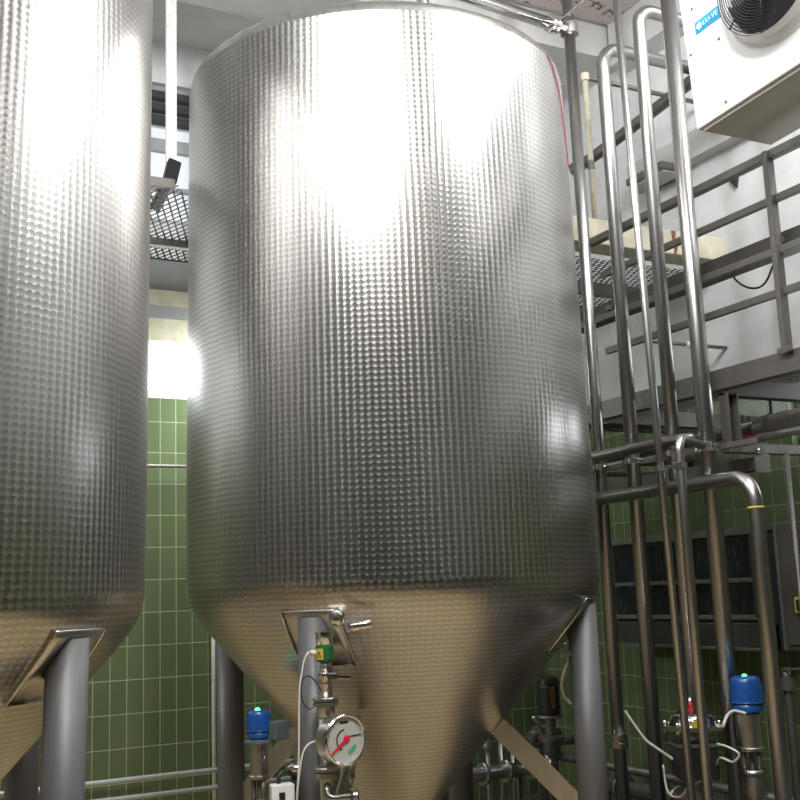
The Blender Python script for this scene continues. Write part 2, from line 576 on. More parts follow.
window('window_1', 'Y', Y1, 1, WB, [], [], 'pane')
w2 = window('window_2', 'Y', Y1, 1, WU, [2.62], [(5.215, 0.10), (4.86, 0.03)], 'pane2')
lv = MB()
for zz in (5.43, 5.53, 5.63):
    lv.box(((WU[0] + WU[1]) / 2, Y1 + 0.06, zz - 0.015), (WU[1] - WU[0] - 0.06, 0.05, 0.075), Matrix.Rotation(radians(-20), 3, 'X'))
lv.build('louvre', 'louvre', w2)
window('window_3', 'X', X1, 1, WR, [4.1], [], 'pane3')

# beams and ledges that belong to the shell
b0 = at(577, 19, 'Y', 6.24)
struct('trim_1', MB().box(((X0 + X1) / 2, 6.24 + 0.26, ZC - 0.14), (X1 - X0, 0.52, 0.28)), 'ceil')        # ceiling beam across the room
struct('trim_2', MB().box((X1 - 0.06, (Y0 + 6.2) / 2, 4.76), (0.12, 6.2 - Y0, 0.20)), 'ceil')              # ledge along the right wall
struct('trim_3', MB().box((X1 - 0.10, (Y0 + 6.2) / 2, 5.86), (0.20, 6.2 - Y0, 0.36)), 'ceil')              # boxed edge beam under the ceiling
struct('trim_4', MB().box((4.45, 5.02, ZC - 0.012), (1.7, 2.3, 0.024)), 'speckle')                      # bare patch of old ceiling paint
struct('trim_5', MB().box(((X0 + X1) / 2, 3.60, ZC - 0.13), (X1 - X0, 0.5, 0.26)), 'ceil')                 # nearer ceiling beam
struct('trim_6', MB().box((2.0, Y1 - 0.09, at(168, 294, 'Y', Y1 - 0.18).z), (3.2, 0.18, 0.16)), 'cream')   # two pale lintel bands over the bright window
struct('trim_7', MB().box((2.0, Y1 - 0.06, at(168, 330, 'Y', Y1 - 0.12).z), (3.2, 0.12, 0.17)), 'cream')
struct('trim_8', MB().box((2.0, Y1 - 0.07, at(168, 312, 'Y', Y1 - 0.14).z), (3.2, 0.14, 0.10)), 'winframe')

# ------------------------------------------------------------------ the tanks
R_T = 1.077
CX, CY = 2.615, 5.177
LEG_R, LEG_K, LEG_A = 0.0735, 0.99, [radians(a - 3) for a in (45, 135, 225, 315)]


def lathe_uv(prof, seg, uvf):
    """Revolved sheet with a metric UV map (uvf gives u, v from angle, radius and running length)."""
    bm = bmesh.new()
    lay = bm.loops.layers.uv.new('UVMap')
    rings = [[bm.verts.new((r * cos(2 * pi * k / seg), r * sin(2 * pi * k / seg), z)) for k in range(seg)] for r, z in prof]
    ln = [0.0]
    for (r0, z0), (r1, z1) in zip(prof[:-1], prof[1:]):
        ln.append(ln[-1] + hypot(r1 - r0, z1 - z0))
    for i in range(len(prof) - 1):
        for k in range(seg):
            k2 = (k + 1) % seg
            f = bm.faces.new((rings[i][k], rings[i][k2], rings[i + 1][k2], rings[i + 1][k]))
            f.smooth = True
            for lp, (ii, kk) in zip(f.loops, ((i, k), (i, k + 1), (i + 1, k + 1), (i + 1, k))):
                lp[lay].uv = uvf(2 * pi * kk / seg, prof[ii][0], ln[ii], prof[ii][1])
    return bm


CONE = [(0.055, 0.475), (0.2, 0.64), (0.4, 0.87), (0.6, 1.10), (0.8, 1.33), (0.96, 1.515)]
KN = [(0.96, 1.515), (1.005, 1.570), (1.040, 1.622), (1.064, 1.672), (1.075, 1.715), (R_T, 1.75)]


def r_at(z):
    """The shell narrows very slightly towards the top."""
    return R_T * (1 - 0.024 * max(0.0, (z - 2.2) / 2.23))


def make_tank(label, group):
    t = thing('storage_tank', label, 'tank', (0, 0, 0), group)
    cyl = [(r_at(1.75 + 2.68 * k / 12), 1.75 + 2.68 * k / 12) for k in range(13)]
    mb = MB(); mb.bm.free()
    mb.bm = lathe_uv(cyl, 192, lambda a, r, l, z: (a * R_T, z))
    mb.build('shell', 'swirl', t)
    RR = r_at(4.43)
    top = [(RR, 4.43), (RR - 0.008, 4.465), (RR - 0.03, 4.495), (RR - 0.07, 4.52), (0.8, 4.60), (0.5, 4.67), (0.25, 4.70), (0.02, 4.71)]
    mb = MB(); mb.bm.free()
    mb.bm = lathe_uv(top, 128, lambda a, r, l, z: (r * cos(a), r * sin(a)))
    mb.build('domed_top', 'steel', t)
    mb = MB(); mb.bm.free()
    # the cone sheet runs in rings: bands of swirls follow the slope
    prof = CONE[:-1] + KN
    mb.bm = lathe_uv(prof, 192, lambda a, r, l, z: (a * (1.0 if r > 0.75 else 0.7 if r > 0.0 else 0.3), l))
    mb.build('cone_bottom', 'swirl', t)
    mb = MB()
    mb.lathe((0, 0, 0), [(0.055, 0.49), (0.055, 0.36), (0.085, 0.36), (0.085, 0.32), (0.05, 0.32), (0.05, 0.24)], seg=32)
    mb.tube([(0, 0, 0.28), (0, 0, 0.14), (0.45, 0, 0.14)], 0.045, 0.09)
    mb.build('outlet', 'pipe', t)
    for a in LEG_A:
        p = Vector((LEG_K * cos(a), LEG_K * sin(a), 0))
        lg = MB()
        lg.cyl(p + Vector((0, 0, 0.012)), p + Vector((0, 0, 1.60)), LEG_R, 40)
        leg = lg.build('leg', 'legpaint', t)
        MB().lathe(p, [(0.13, 0.0), (0.13, 0.018), (0.075, 0.018), (0.075, 0.05)], seg=32).build('foot', 'legpaint', leg)
        # curved doubler plate where the leg meets the shell
        pd = MB(); bm = pd.bm
        path = [(r, z) for r, z in (CONE[3:] + KN[1:])]
        lenp = [(0.85, 1.388), (0.96, 1.515), (1.005, 1.570), (1.025, 1.600), (1.046, 1.633)]
        grid = []
        nseg = 8
        for r, z in lenp:
            row = []
            w = 0.135
            for k in range(nseg + 1):
                th = a + (k / nseg - 0.5) * 2 * w / r
                row.append((r, z, th))
            grid.append(row)
        vin, vout = [], []
        for row in grid:
            vin.append([bm.verts.new(((r + 0.001) * cos(th), (r + 0.001) * sin(th), z - 0.001)) for r, z, th in row])
            vout.append([bm.verts.new(((r + 0.008) * cos(th), (r + 0.008) * sin(th), z - 0.006)) for r, z, th in row])
        for i in range(len(grid) - 1):
            for k in range(nseg):
                f = bm.faces.new((vout[i][k], vout[i][k + 1], vout[i + 1][k + 1], vout[i + 1][k])); f.smooth = True
                f = bm.faces.new((vin[i][k], vin[i + 1][k], vin[i + 1][k + 1], vin[i][k + 1])); f.smooth = True
            bm.faces.new((vin[i][0], vout[i][0], vout[i + 1][0], vin[i + 1][0]))
            bm.faces.new((vin[i][-1], vin[i + 1][-1], vout[i + 1][-1], vout[i][-1]))
        for k in range(nseg):
            bm.faces.new((vin[0][k], vin[0][k + 1], vout[0][k + 1], vout[0][k]))
            bm.faces.new((vin[-1][k], vout[-1][k], vout[-1][k + 1], vin[-1][k + 1]))
        pad = pd.build('doubler_plate', 'steel', t)
        # weld bead along the plate's rim
        rim = [Vector(((r + .009) * cos(th), (r + .009) * sin(th), z - .006)) for r, z, th in
               grid[-1] + [row[-1] for row in grid[::-1][1:]] + grid[0][::-1][1:] + [row[0] for row in grid[1:-1]]]
        MB().sweep(rim, 0.0045, 8, closed=True).build('weld_bead', 'polished', pad)
        # flat brace from the cone to the leg foot
        d = Vector((cos(a), sin(a), 0)); s = Vector((-sin(a), cos(a), 0))
        q0 = d * 0.53 + Vector((0, 0, 1.015)); q1 = d * (LEG_K - LEG_R * 0.9) + Vector((0, 0, 0.635))
        MB().bar(q0, q1, 0.012, 0.10, 0.002).build('brace', 'steel', t)
    return t


def copy_tree(o, parent=None):
    c = o.copy(); COL.objects.link(c)
    if parent is not None:
        c.parent = parent
    for ch in list(o.children):
        copy_tree(ch, c)
    return c


G_T = 'cone bottomed tanks standing side by side'
tank = make_tank('large stainless tank with swirled finish filling the middle of the room', G_T)
tank2 = copy_tree(tank)
tank.location = (CX, CY, 0)
# this tank leans a little towards its neighbour
tank2.rotation_euler = Matrix.Rotation(radians(1.2), 3, Vector((0.454, 0.891, 0))).to_euler()
tank2.location = (0.06 - 0.030, 4.70 + 0.015, 0.0)
tank2['label'] = 'stainless swirled tank at the left edge, cut off by the frame'

# red wire hanging down the shell of the main tank
rw = MB()
pts = []
for az, z in ((-58, 4.44), (-54, 4.40), (-49, 4.30), (-45, 4.15), (-42.5, 4.0), (-41.5, 3.92)):
    a = radians(az)
    pts.append((CX + (r_at(z) + 0.005) * cos(a), CY + (r_at(z) + 0.005) * sin(a), z))
tag(rw.curve(pts, 0.0035, 8).build('signal_wire', 'wirered', loc=pts[0]), 'thin red wire hanging down the upper right edge of the tank', 'wire')

# ------------------------------------------------------------------ vertical pipes to the right of the tank
def drop(px, py, X):
    p = at(px, py, 'X', X)
    return p.x, p.y


def collar(mb, x, y, z, r, h=0.05):
    mb.lathe((x, y, z - h / 2), [(r * 1.02, 0), (r * 1.22, 0.0), (r * 1.22, h * 0.35), (r * 1.06, h * 0.4), (r * 1.06, h * 0.6), (r * 1.22, h * 0.65), (r * 1.22, h), (r * 1.02, h)], seg=24)


XP = 4.0
G_P = 'vertical pipes between the tank and the platform'
# 1: next to the tank
x, y = drop(586, 270, XP)
p1 = thing('vertical_pipe', 'vertical steel pipe running closest to the right side of the tank', 'pipe', (x, y, 0), G_P)
MB().tube([(x, y, 0.0), (x, y, ZC)], 0.036).build('tube', 'pipe', p1)
mb = MB(); collar(mb, x, y, at(614, 740, 'X', XP).z, 0.042, 0.07); mb.build('coupling', 'pipe', p1)
P1 = (x, y)
# 2: bends over to the wall at the top
x, y = drop(618.5, 270, XP)
z2 = at(600, 48, 'X', XP).z
p2 = thing('vertical_pipe', 'steel pipe that bends over towards the wall high up, second from the tank', 'pipe', (x, y, 0), G_P)
MB().tube([(x, y, 0.0), (x, y, z2), (X1, y, z2)], 0.040, 0.13).build('tube', 'pipe', p2)
MB().lathe((X1, y, z2), [(0.075, 0), (0.075, 0.012), (0.045, 0.012), (0.045, 0.03)], (-1, 0, 0)).build('wall_flange', 'pipe', p2)
P2 = (x, y)
# 4
x, y = drop(659, 270, XP)
z4 = at(633, 12, 'X', XP).z
p4 = thing('vertical_pipe', 'vertical pipe half hidden behind the two thin pipes', 'pipe', (x, y, 0), G_P)
MB().tube([(x, y, 0.0), (x, y, z4), (X1, y, z4)], 0.0375, 0.1).build('tube', 'pipe', p4)
P4 = (x, y)
# 5: thickest
x, y = drop(692, 270, XP)
p5 = thing('vertical_pipe', 'thickest of the tall vertical pipes, in front of the railing', 'pipe', (x, y, 0), G_P)
MB().tube([(x, y, 0.0), (x, y, ZC)], 0.044).build('tube', 'pipe', p5)
mb = MB(); collar(mb, x, y, at(710, 447, 'X', XP).z, 0.046, 0.05); mb.build('coupling', 'polished', p5)
P5 = (x, y)
# 3: thin, slightly leaning, nearer
XN = 3.6
a, b = at(616, 0, 'X', XN), at(692, 800, 'X', XN)
d = (a - b) / (a.z - b.z)
lo, hi = b - d * b.z, b + d * (ZC - b.z)
p3 = MB().tube([lo, hi], 0.0195).build('vertical_pipe', 'pipe', loc=lo)
tag(p3, 'thin bright steel pipe leaning slightly, rising from floor to ceiling', 'pipe', G_P)
# 6: thin pipe hooking over into the thickest one
x, y = drop(688.5, 560, XN)
z6 = at(684, 436, 'X', XN).z
p6 = MB().tube([(x, y, 0), (x, y, z6), (P5[0] - 0.03, P5[1], z6)], 0.0225, 0.07).build('hooked_pipe', 'pipe', loc=(x, y, 0))
tag(p6, 'thin pipe with a hooked top that joins the thickest vertical pipe', 'pipe', G_P)
# 7: pipe running along Y and bending down at its near end
XB = 3.905
q = at(650, 491, 'X', XB); e = at(757, 520, 'X', XB)
p7 = thing('bent_pipe', 'steel pipe leaving from behind the tank and bending down to the floor', 'pipe', (XB, e.y, 0))
MB().tube([(XB, 6.4, q.z), (XB, e.y, q.z), (XB, e.y, 0)], 0.037, 0.13).build('tube', 'pipe', p7)
mb = MB(); mb.ring((XB, e.y, at(761, 507, 'X', XB).z), (0, 0, 1), 0.036, 0.006)
mb.build('yellow_band', 'yellow', p7)
# horizontal pipe above it
q = at(640, 447.5, 'X', XB)
h1 = MB().tube([(XB, 6.4, q.z), (XB, P5[1] + 0.06, q.z), (P5[0], P5[1] + 0.06, q.z)], 0.029, 0.05).build('horizontal_pipe', 'pipe', loc=(XB, 6.4, q.z))
tag(h1, 'straight horizontal pipe crossing the vertical pipes above the bent one', 'pipe')
# clamp rail holding the vertical pipes
q = at(640, 462, 'X', 4.07)
cr = thing('clamp_rail', 'thin rail with pipe clamps behind the vertical pipes', 'pipe clamp rail', (4.07, 5.2, q.z))
MB().bar((4.07, 5.35, q.z), (4.07, 3.95, q.z), 0.02, 0.03, 0.003).build('rail', 'rail', cr)
for (px_, py_), rr in ((P1, 0.036), (P2, 0.040), (P4, 0.0375), (P5, 0.044)):
    c = MB()
    c.lathe((px_, py_, q.z - 0.016), [(rr + 0.001, 0), (rr + 0.009, 0), (rr + 0.009, 0.032), (rr + 0.001, 0.032)], seg=28, caps=False)
    c.box((px_ + rr * 0.0, py_ + rr + 0.022, q.z), (0.022, 0.04, 0.03), None, 0.003)
    c.box((px_ + rr + 0.012, py_, q.z), (0.03, 0.02, 0.02))
    c.cyl((px_ - 0.02, py_ - rr - 0.018, q.z), (px_ + 0.02, py_ - rr - 0.018, q.z), 0.011, 10)
    c.build('pipe_clamp', 'polished', cr)
# small cross clamp tying the thin pipes to the rail
cc = MB()
zz = at(676, 466, 'X', XN).z
tp = b + d * (zz - b.z)
cc.lathe((tp.x, tp.y, zz - 0.014), [(0.0205, 0), (0.029, 0), (0.029, 0.028), (0.0205, 0.028)], seg=20, caps=False)
cc.lathe((x, y, zz - 0.014), [(0.0235, 0), (0.032, 0), (0.032, 0.028), (0.0235, 0.028)], seg=20, caps=False)
cc.bar((tp.x, tp.y - 0.025, zz), (x, y + 0.028, zz), 0.016, 0.02)
cc.box((x - 0.035, y - 0.005, zz), (0.03, 0.03, 0.026), None, 0.004)
tag(cc.build('cross_clamp', 'polished', loc=(x, y, zz)), 'small clamp tying the two thin pipes together', 'clamp')

# white lit pipe from the top of the tank to the first vertical pipe
e1 = at(553, 24, 'Y', P1[1] - 0.02)
zt = e1.z
vp = thing('vent_pipe', 'bright pipe leaving the tank top towards the first vertical pipe', 'pipe', (e1.x, P1[1], zt))
st = Vector((CX + 0.25, CY - 0.15, 4.66))
MB().tube([st, (st.x, st.y, zt), (P1[0] - 0.02, P1[1], zt)], 0.040, 0.12).build('tube', 'polished', vp)
MB().lathe(e1 - Vector((0.035, 0, 0)), [(0.043, 0), (0.058, 0.008), (0.058, 0.03), (0.045, 0.036), (0.058, 0.042), (0.058, 0.064), (0.043, 0.072)], (1, 0, 0)).build('union', 'polished', vp)
mb = MB(); mb.lathe((P1[0], P1[1], zt - 0.045), [(0.038, 0), (0.058, 0.01), (0.058, 0.08), (0.038, 0.09)]); mb.build('tee', 'pipe', vp)
g0 = Vector((e1.x + 0.02, P1[1] - 0.065, zt)); g1 = at(612, -22, 'Y', P1[1] - 0.4)
tag(MB().tube([g0, g1, (g1.x, g1.y, ZC)], 0.0115, 0.04).build('hanger_rod', 'polished', loc=g0), 'thin steel rod slanting up from the bright vent pipe', 'rod')

# cream pipe in the far corner and dark pipes along the wall
c0 = at(590, 150, 'Y', 5.45)
zb = at(700, 246, 'Y', 5.35).z + 0.085
zt_ = at(583, 77, 'Y', 5.45).z
cp = thing('corner_pipe', 'slim cream painted pipe standing on the cream beam near the corner', 'pipe', (c0.x, 5.45, zb))
MB().tube([(c0.x, 5.45, zb), (c0.x, 5.45, zt_ + 0.02)], 0.019).build('tube', 'cream', cp)
mb = MB(); collar(mb, c0.x, 5.45, at(590, 165, 'Y', 5.45).z, 0.020, 0.06); mb.build('coupling', 'rail', cp)
mb = MB(); mb.lathe((c0.x, 5.45, zt_ - 0.03), [(0.021, 0), (0.030, 0.005), (0.030, 0.055), (0.021, 0.06)], seg=20); mb.build('top_tee', 'cream', cp)
tag(MB().tube([(c0.x + 0.025, 5.45, zt_), (X1, 5.45, zt_)], 0.017).build('wall_pipe', 'darksteel', loc=(c0.x, 5.45, zt_)), 'thin dark pipe from the top of the cream pipe to the right wall', 'pipe')
q0 = at(600, 152, 'X', 4.75); q1 = at(688, 84, 'X', 4.75)
kp = thing('elbow_pipe', 'dark pipe with a round elbow rising behind the vertical pipes', 'pipe', q0)
MB().tube([q0 + Vector((-0.06, 0.22, -0.06)), q0, q1, q1 + (q1 - q0).normalized() * 1.2], 0.042, 0.06).build('tube', 'darksteel', kp)
MB().lathe(q0 + Vector((-0.05, 0.19, -0.052)), [(0.044, 0), (0.056, 0.01), (0.056, 0.05), (0.044, 0.06)], (-0.06, 0.22, -0.06)).build('coupling', 'darksteel', kp)
# wall lamp / junction fixture under the ledge
j = at(657, 176, 'X', 5.25)
jb = thing('wall_fixture', 'flat grey fixture on the right wall under the ledge', 'fixture', j)
MB().bar((5.25, j.y + 0.2, j.z), (5.25, j.y - 0.2, j.z), 0.26, 0.05, 0.006).build('housing', 'darksteel', jb)
MB().bar((5.25, j.y + 0.17, j.z - 0.03), (5.25, j.y - 0.17, j.z - 0.03), 0.18, 0.015).build('cover', 'ceil', jb)
MB().box((5.38, j.y, j.z + 0.02), (0.06, 0.1, 0.06)).build('bracket', 'darksteel', jb)
j = at(735, 182, 'X', X1)
tag(MB().prism([(X1 + 0.002, j.y + 0.035, j.z + 0.03), (X1 + 0.002, j.y - 0.04, j.z + 0.025), (X1 + 0.002, j.y - 0.02, j.z - 0.05)], (-0.03, 0, 0)).build('wall_hook', 'black', loc=j), 'small dark hook fixed to the white wall above the railing', 'hook')

# ------------------------------------------------------------------ walkway platform and railing on the right
XR = 4.2
zb1 = at(790, 350, 'X', XR).z
ZD = zb1
YA, YB, XD = 1.6, 5.62, 4.86
pf = thing('walkway_platform', 'steel grating walkway platform along the right wall', 'platform', (XR, YB, ZD))
m_ = MB()
m_.box((XR, (YA + YB) / 2, ZD - 0.055), (0.012, YB - YA, 0.11))
m_.box((XR + 0.03, (YA + YB) / 2, ZD - 0.105), (0.06, YB - YA, 0.010)); m_.box((XR + 0.03, (YA + YB) / 2, ZD - 0.005), (0.06, YB - YA, 0.010))
m_.build('edge_beam', 'rail', pf)
gz = ZD - 0.02
gr = MB()
k = 0
yy = YA + 0.03
while yy < YB - 0.02:
    gr.box(((XR + XD) / 2, yy, gz), (XD - XR - 0.03, 0.008, 0.034)); yy += 0.050
xx = XR + 0.1
while xx < XD - 0.01:
    gr.box((xx, (YA + YB) / 2, gz), (0.006, YB - YA - 0.04, 0.022)); xx += 0.075
gr.build('grating', 'grate', pf)
yh = at(728, 420, 'X', XR + 0.06).y
for yc in (yh, yh + 1.0, YB - 0.06, yh - 1.2):
    c = MB()
    c.box(((XR + X1) / 2, yc, ZD - 0.085), (X1 - XR - 0.02, 0.012, 0.09)); c.box(((XR + X1) / 2, yc, ZD - 0.135), (X1 - XR - 0.02, 0.08, 0.012))
    c.build('cross_beam', 'grate', pf)
hz = at(728, 453, 'X', XR + 0.06).z
h_ = MB()
h_.box((XR + 0.05, yh, (ZD - 0.13 + hz) / 2), (0.075, 0.012, ZD - 0.13 - hz)); h_.box((XR + 0.015, yh - 0.03, (ZD - 0.13 + hz) / 2), (0.010, 0.06, ZD - 0.13 - hz))
h_.box((XR + 0.085, yh - 0.03, (ZD - 0.13 + hz) / 2), (0.010, 0.06, ZD - 0.13 - hz))
h_.build('hanger_post', 'rail', pf)
c = MB(); c.box(((XR + X1) / 2, yh - 0.02, hz + 0.02), (X1 - XR, 0.06, 0.05)); c.build('pipe_bracket', 'darksteel', pf)

rl = thing('railing', 'grey steel railing with flat rails along the platform', 'railing', (XR, YB, ZD))
z_top = at(765, 158, 'X', XR).z
y_post = at(779, 250, 'X', XR).y
for (nm, z_, h_, w_, yb) in (('top_rail', z_top, 0.045, 0.05, 5.34), ('middle_rail', at(780, 197, 'X', XR).z, 0.04, 0.03, 5.25), ('middle_rail', at(780, 250, 'X', XR).z, 0.04, 0.03, 5.6), ('knee_rail', at(776, 294, 'X', XR).z, 0.04, 0.03, 5.25)):
    MB().bar((XR, YA, z_), (XR, yb, z_), w_, h_, 0.004).build(nm, 'rail', rl)
for yp in (y_post, y_post - 1.15):
    q = MB().bar((XR - 0.015, yp, ZD - 0.02), (XR - 0.015, yp, z_top + 0.02), 0.055, 0.03, 0.004, up=(0, 1, 0)).build('post', 'rail', rl)
    MB().box((XR - 0.033, yp, ZD + 0.0), (0.012, 0.09, 0.03), None, 0.003).build('foot_plate', 'rail', q)
# dark cable tray behind the railing
z_ = at(780, 246, 'X', XR + 0.09).z
ct = thing('cable_tray', 'dark cable tray running behind the middle of the railing', 'cable tray', (XR + 0.09, 5.6, z_))
t_ = MB()
t_.box((XR + 0.09, (YA + 5.7) / 2, z_ - 0.05), (0.10, 5.7 - YA, 0.008)); t_.box((XR + 0.043, (YA + 5.7) / 2, z_), (0.006, 5.7 - YA, 0.10)); t_.box((XR + 0.137, (YA + 5.7) / 2, z_), (0.006, 5.7 - YA, 0.10))
t_.build('tray', 'grate', ct)
for i in range(3):
    MB().tube([(XR + 0.065 + 0.022 * i, YA, z_ - 0.012), (XR + 0.065 + 0.022 * i, 5.68, z_ - 0.012)], 0.010, 0, 8).build('cable', 'darkcable', ct)
for yp in (y_post, y_post - 1.15, 5.22):
    MB().box((XR + 0.03, yp, z_), (0.05, 0.03, 0.03)).build('tray_bracket', 'darksteel', ct)
w_ = [at(728, 262, 'X', XR + 0.14), at(735, 279, 'X', XR + 0.14), at(750, 288, 'X', XR + 0.14), at(765, 283, 'X', XR + 0.14), at(777, 255, 'X', XR + 0.14)]
tag(MB().curve(w_, 0.006, 8).build('loose_cable', 'darkcable', loc=w_[0]), 'loose dark cable sagging below the cable tray', 'cable')
# thin strut to the wall below the railing
s0 = at(638, 340, 'Y', 5.45)
ss = thing('wall_strut', 'thin rod with pale ends below the railing, reaching the wall', 'rod', s0)
MB().tube([(s0.x, 5.45, s0.z), (X1, 5.45, s0.z)], 0.013).build('rod', 'darksteel', ss)
s1 = at(689, 346, 'Y', 5.45)
MB().cyl((s1.x - 0.03, 5.45, s0.z), (s1.x + 0.03, 5.45, s0.z), 0.022).build('end_cap', 'whitepaint', ss)

# pipes slung under the platform
XI = 4.62
q = at(778, 424, 'X', XI); ye = at(757, 428, 'X', XI).y
ip = thing('insulated_pipe', 'fat grey insulated pipe slung below the platform', 'pipe', (XI, ye, q.z))
MB().lathe((XI, ye, q.z), [(0.03, 0.0), (0.05, 0.004), (0.062, 0.02), (0.064, 0.05), (0.064, ye - YA)], (0, -1, 0), 28).build('jacket', 'insul', ip)
MB().tube([(XI, ye - 0.02, q.z), (XI, 5.9, q.z), (X1, 5.9, q.z)], 0.042, 0.12).build('tube', 'darksteel', ip)
for yy in (ye - 0.12, ye - 0.45):
    s_ = MB(); s_.ring((XI, yy, q.z), (0, 1, 0), 0.066, 0.006, 32); s_.box((XI + 0.0, yy, q.z + 0.165), (0.012, 0.02, 0.21)); s_.build('hanger_strap', 'rail', ip)
XI2 = 4.50
q = at(748, 440, 'X', XI2)
rp = thing('marked_pipe', 'thin pipe with a red marker beside the platform hanger', 'pipe', (XI2, q.y, q.z))
MB().tube([(XI2, YA, q.z), (XI2, 6.1, q.z), (X1, 6.1, q.z)], 0.022, 0.1).build('tube', 'pipe', rp)
MB().cyl((XI2, at(737, 443, 'X', XI2).y, q.z), (XI2, at(758, 436, 'X', XI2).y, q.z), 0.0245).build('red_marker', 'red', rp)
XI3 = 4.44
q = at(720, 470, 'X', XI3)
tr_ = thing('lower_tray', 'dark channel running under the platform behind the vertical pipes', 'channel', (XI3, 5.9, q.z))
MB().bar((XI3, 6.6, q.z), (XI3, at(762, 466, 'X', XI3).y, q.z), 0.09, 0.075, 0.004).build('channel', 'grate', tr_)
ey = at(762, 466, 'X', XI3).y
MB().box((XI3, ey - 0.004, q.z), (0.11, 0.012, 0.11), None, 0.004).build('end_plate', 'darksteel', tr_)
MB().box((XI3, ey + 1.1, (q.z + ZD - 0.10) / 2), (0.02, 0.03, ZD - 0.10 - q.z)).build('hanger', 'darksteel', tr_)
MB().cyl((XI3 - 0.03, ey - 0.01, q.z + 0.065), (XI3 - 0.03, ey - 0.04, q.z + 0.065), 0.022, 16).build('bolt', 'polished', tr_)
# thin conduit at the right
q = at(792, 510, 'X', 4.5)
tag(MB().tube([(4.5, q.y, 0), (4.5, q.y, hz - 0.01)], 0.012).build('conduit', 'rail', loc=(4.5, q.y, 0)), 'thin upright conduit at the right edge under the platform', 'conduit')

# ------------------------------------------------------------------ upper landing behind the tanks
ZL = 3.95
cb = at(700, 246, 'Y', 5.35)
XE = at(738, 246, 'Y', 5.35).x
bm_ = thing('concrete_beam', 'cream painted beam with a rust streak across the far end of the walkway', 'beam', (XE, 5.45, cb.z))
MB().box(((3.78 + XE) / 2, 5.45, cb.z), (XE - 3.78, 0.2, 0.17), None, 0.012).build('beam', 'cream', bm_)
s_ = MB(); q = at(674, 242, 'Y', 5.349)
s_.prism([(q.x - 0.02, 5.349, cb.z + 0.08), (q.x + 0.022, 5.349, cb.z + 0.08), (q.x + 0.012, 5.349, cb.z + 0.02), (q.x + 0.03, 5.349, cb.z - 0.03), (q.x + 0.012, 5.349, cb.z - 0.083), (q.x - 0.004, 5.349, cb.z - 0.083), (q.x - 0.008, 5.349, cb.z - 0.02)], (0, -0.002, 0))
s_.build('rust_stain', 'rust', bm_)
ZL = cb.z - 0.105


def lattice(name, x0, x1, y0, y1, z, parent, pitch=0.044, wd=0.010, ht=0.003):
    mb = MB()

    def ok(p):
        if not (x0 <= p[0] <= x1 and y0 <= p[1] <= y1):
            return False
        return hypot(p[0] - CX, p[1] - CY) > R_T + 0.05 and hypot(p[0] - 0.06, p[1] - 4.70) > R_T + 0.05
    for sgn in (1, -1):
        dv = Vector((1, sgn * 2.6, 0)).normalized(); nv = Vector((-dv.y, dv.x, 0))
        ext = hypot(x1 - x0, y1 - y0)
        c0 = Vector(((x0 + x1) / 2, (y0 + y1) / 2, z))
        n = int(ext / pitch)
        for i in range(-n, n + 1):
            run = None
            st = 0.025
            m = int(ext / st)
            for k in range(-m, m + 2):
                p = c0 + nv * (i * pitch) + dv * (k * st)
                if ok(p):
                    if run is None:
                        run = p
                    last = p
                elif run is not None:
                    if (last - run).length > 0.01:
                        mb.bar(run, last, wd, ht)
                    run = None
    return mb.build(name, 'grate', parent)


ld = thing('grating_landing', 'raised grating landing in the far right corner behind the tank', 'platform', (4.5, 6.3, ZL))
lattice('grating', 3.45, X1 - 0.03, 5.56, 7.6, ZL, ld)
f_ = MB()
for yc in (6.05, 6.62, 7.55):
    f_.box((4.45, yc, ZL - 0.05), (X1 - 3.5, 0.06, 0.09))
f_.build('cross_beam', 'darksteel', ld)
ld2 = thing('grating_landing', 'raised grating landing glimpsed in the gap between the tanks', 'platform', (1.4, 6.4, 3.9))
zl2 = at(170, 243, 'Y', 6.6).z
lattice('grating', 0.75, 2.45, 5.62, 7.15, zl2 + 0.02, ld2)
f_ = MB(); f_.box((1.6, 6.6, zl2 - 0.005), (1.5, 0.05, 0.05)); f_.box((1.6, 7.55, zl2 - 0.005), (1.9, 0.05, 0.05)); f_.build('cross_beam', 'darksteel', ld2)
f_ = MB(); f_.box((1.6, 7.18, zl2 - 0.04), (1.5, 0.70, 0.012)); f_.build('dark_grating_sheet', 'louvre', ld2)  # dark sheet standing in for the far grating and the dark behind it
MB().box((1.165, 5.63, zl2 + 0.01), (0.80, 0.03, 0.05)).build('front_edge', 'darksteel', ld2)

# flat white strut hanging in the gap, black clamp and arm at its foot
q0, q1 = at(171, 60, 'Y', 6.75), at(172, 164, 'Y', 6.75)
hs = thing('hanging_strut', 'flat white strut hanging from the ceiling between the tanks', 'strut', (q0.x, 6.75, q1.z))
MB().box((q0.x, 6.75, (q1.z + ZC - 0.28) / 2 + 0.03), (0.072, 0.03, ZC - q1.z - 0.22), None, 0.004).build('strip', 'whitepaint', hs)
a0, a1 = at(173, 172, 'Y', 6.70), at(157, 208, 'Y', 6.45)
MB().bar(at(174, 163, 'Y', 6.73), at(169, 183, 'Y', 6.66), 0.09, 0.07, 0.01, up=(0, 1, 0)).build('clamp', 'black', hs)
MB().bar(at(171, 178, 'Y', 6.70), a1, 0.05, 0.05, 0.004, up=(0, 1, 0)).build('arm', 'rail', hs)
MB().bar(at(165, 178, 'Y', 6.70), at(152, 206, 'Y', 6.45), 0.022, 0.06, 0.004, up=(0, 1, 0)).build('black_strip', 'black', hs)

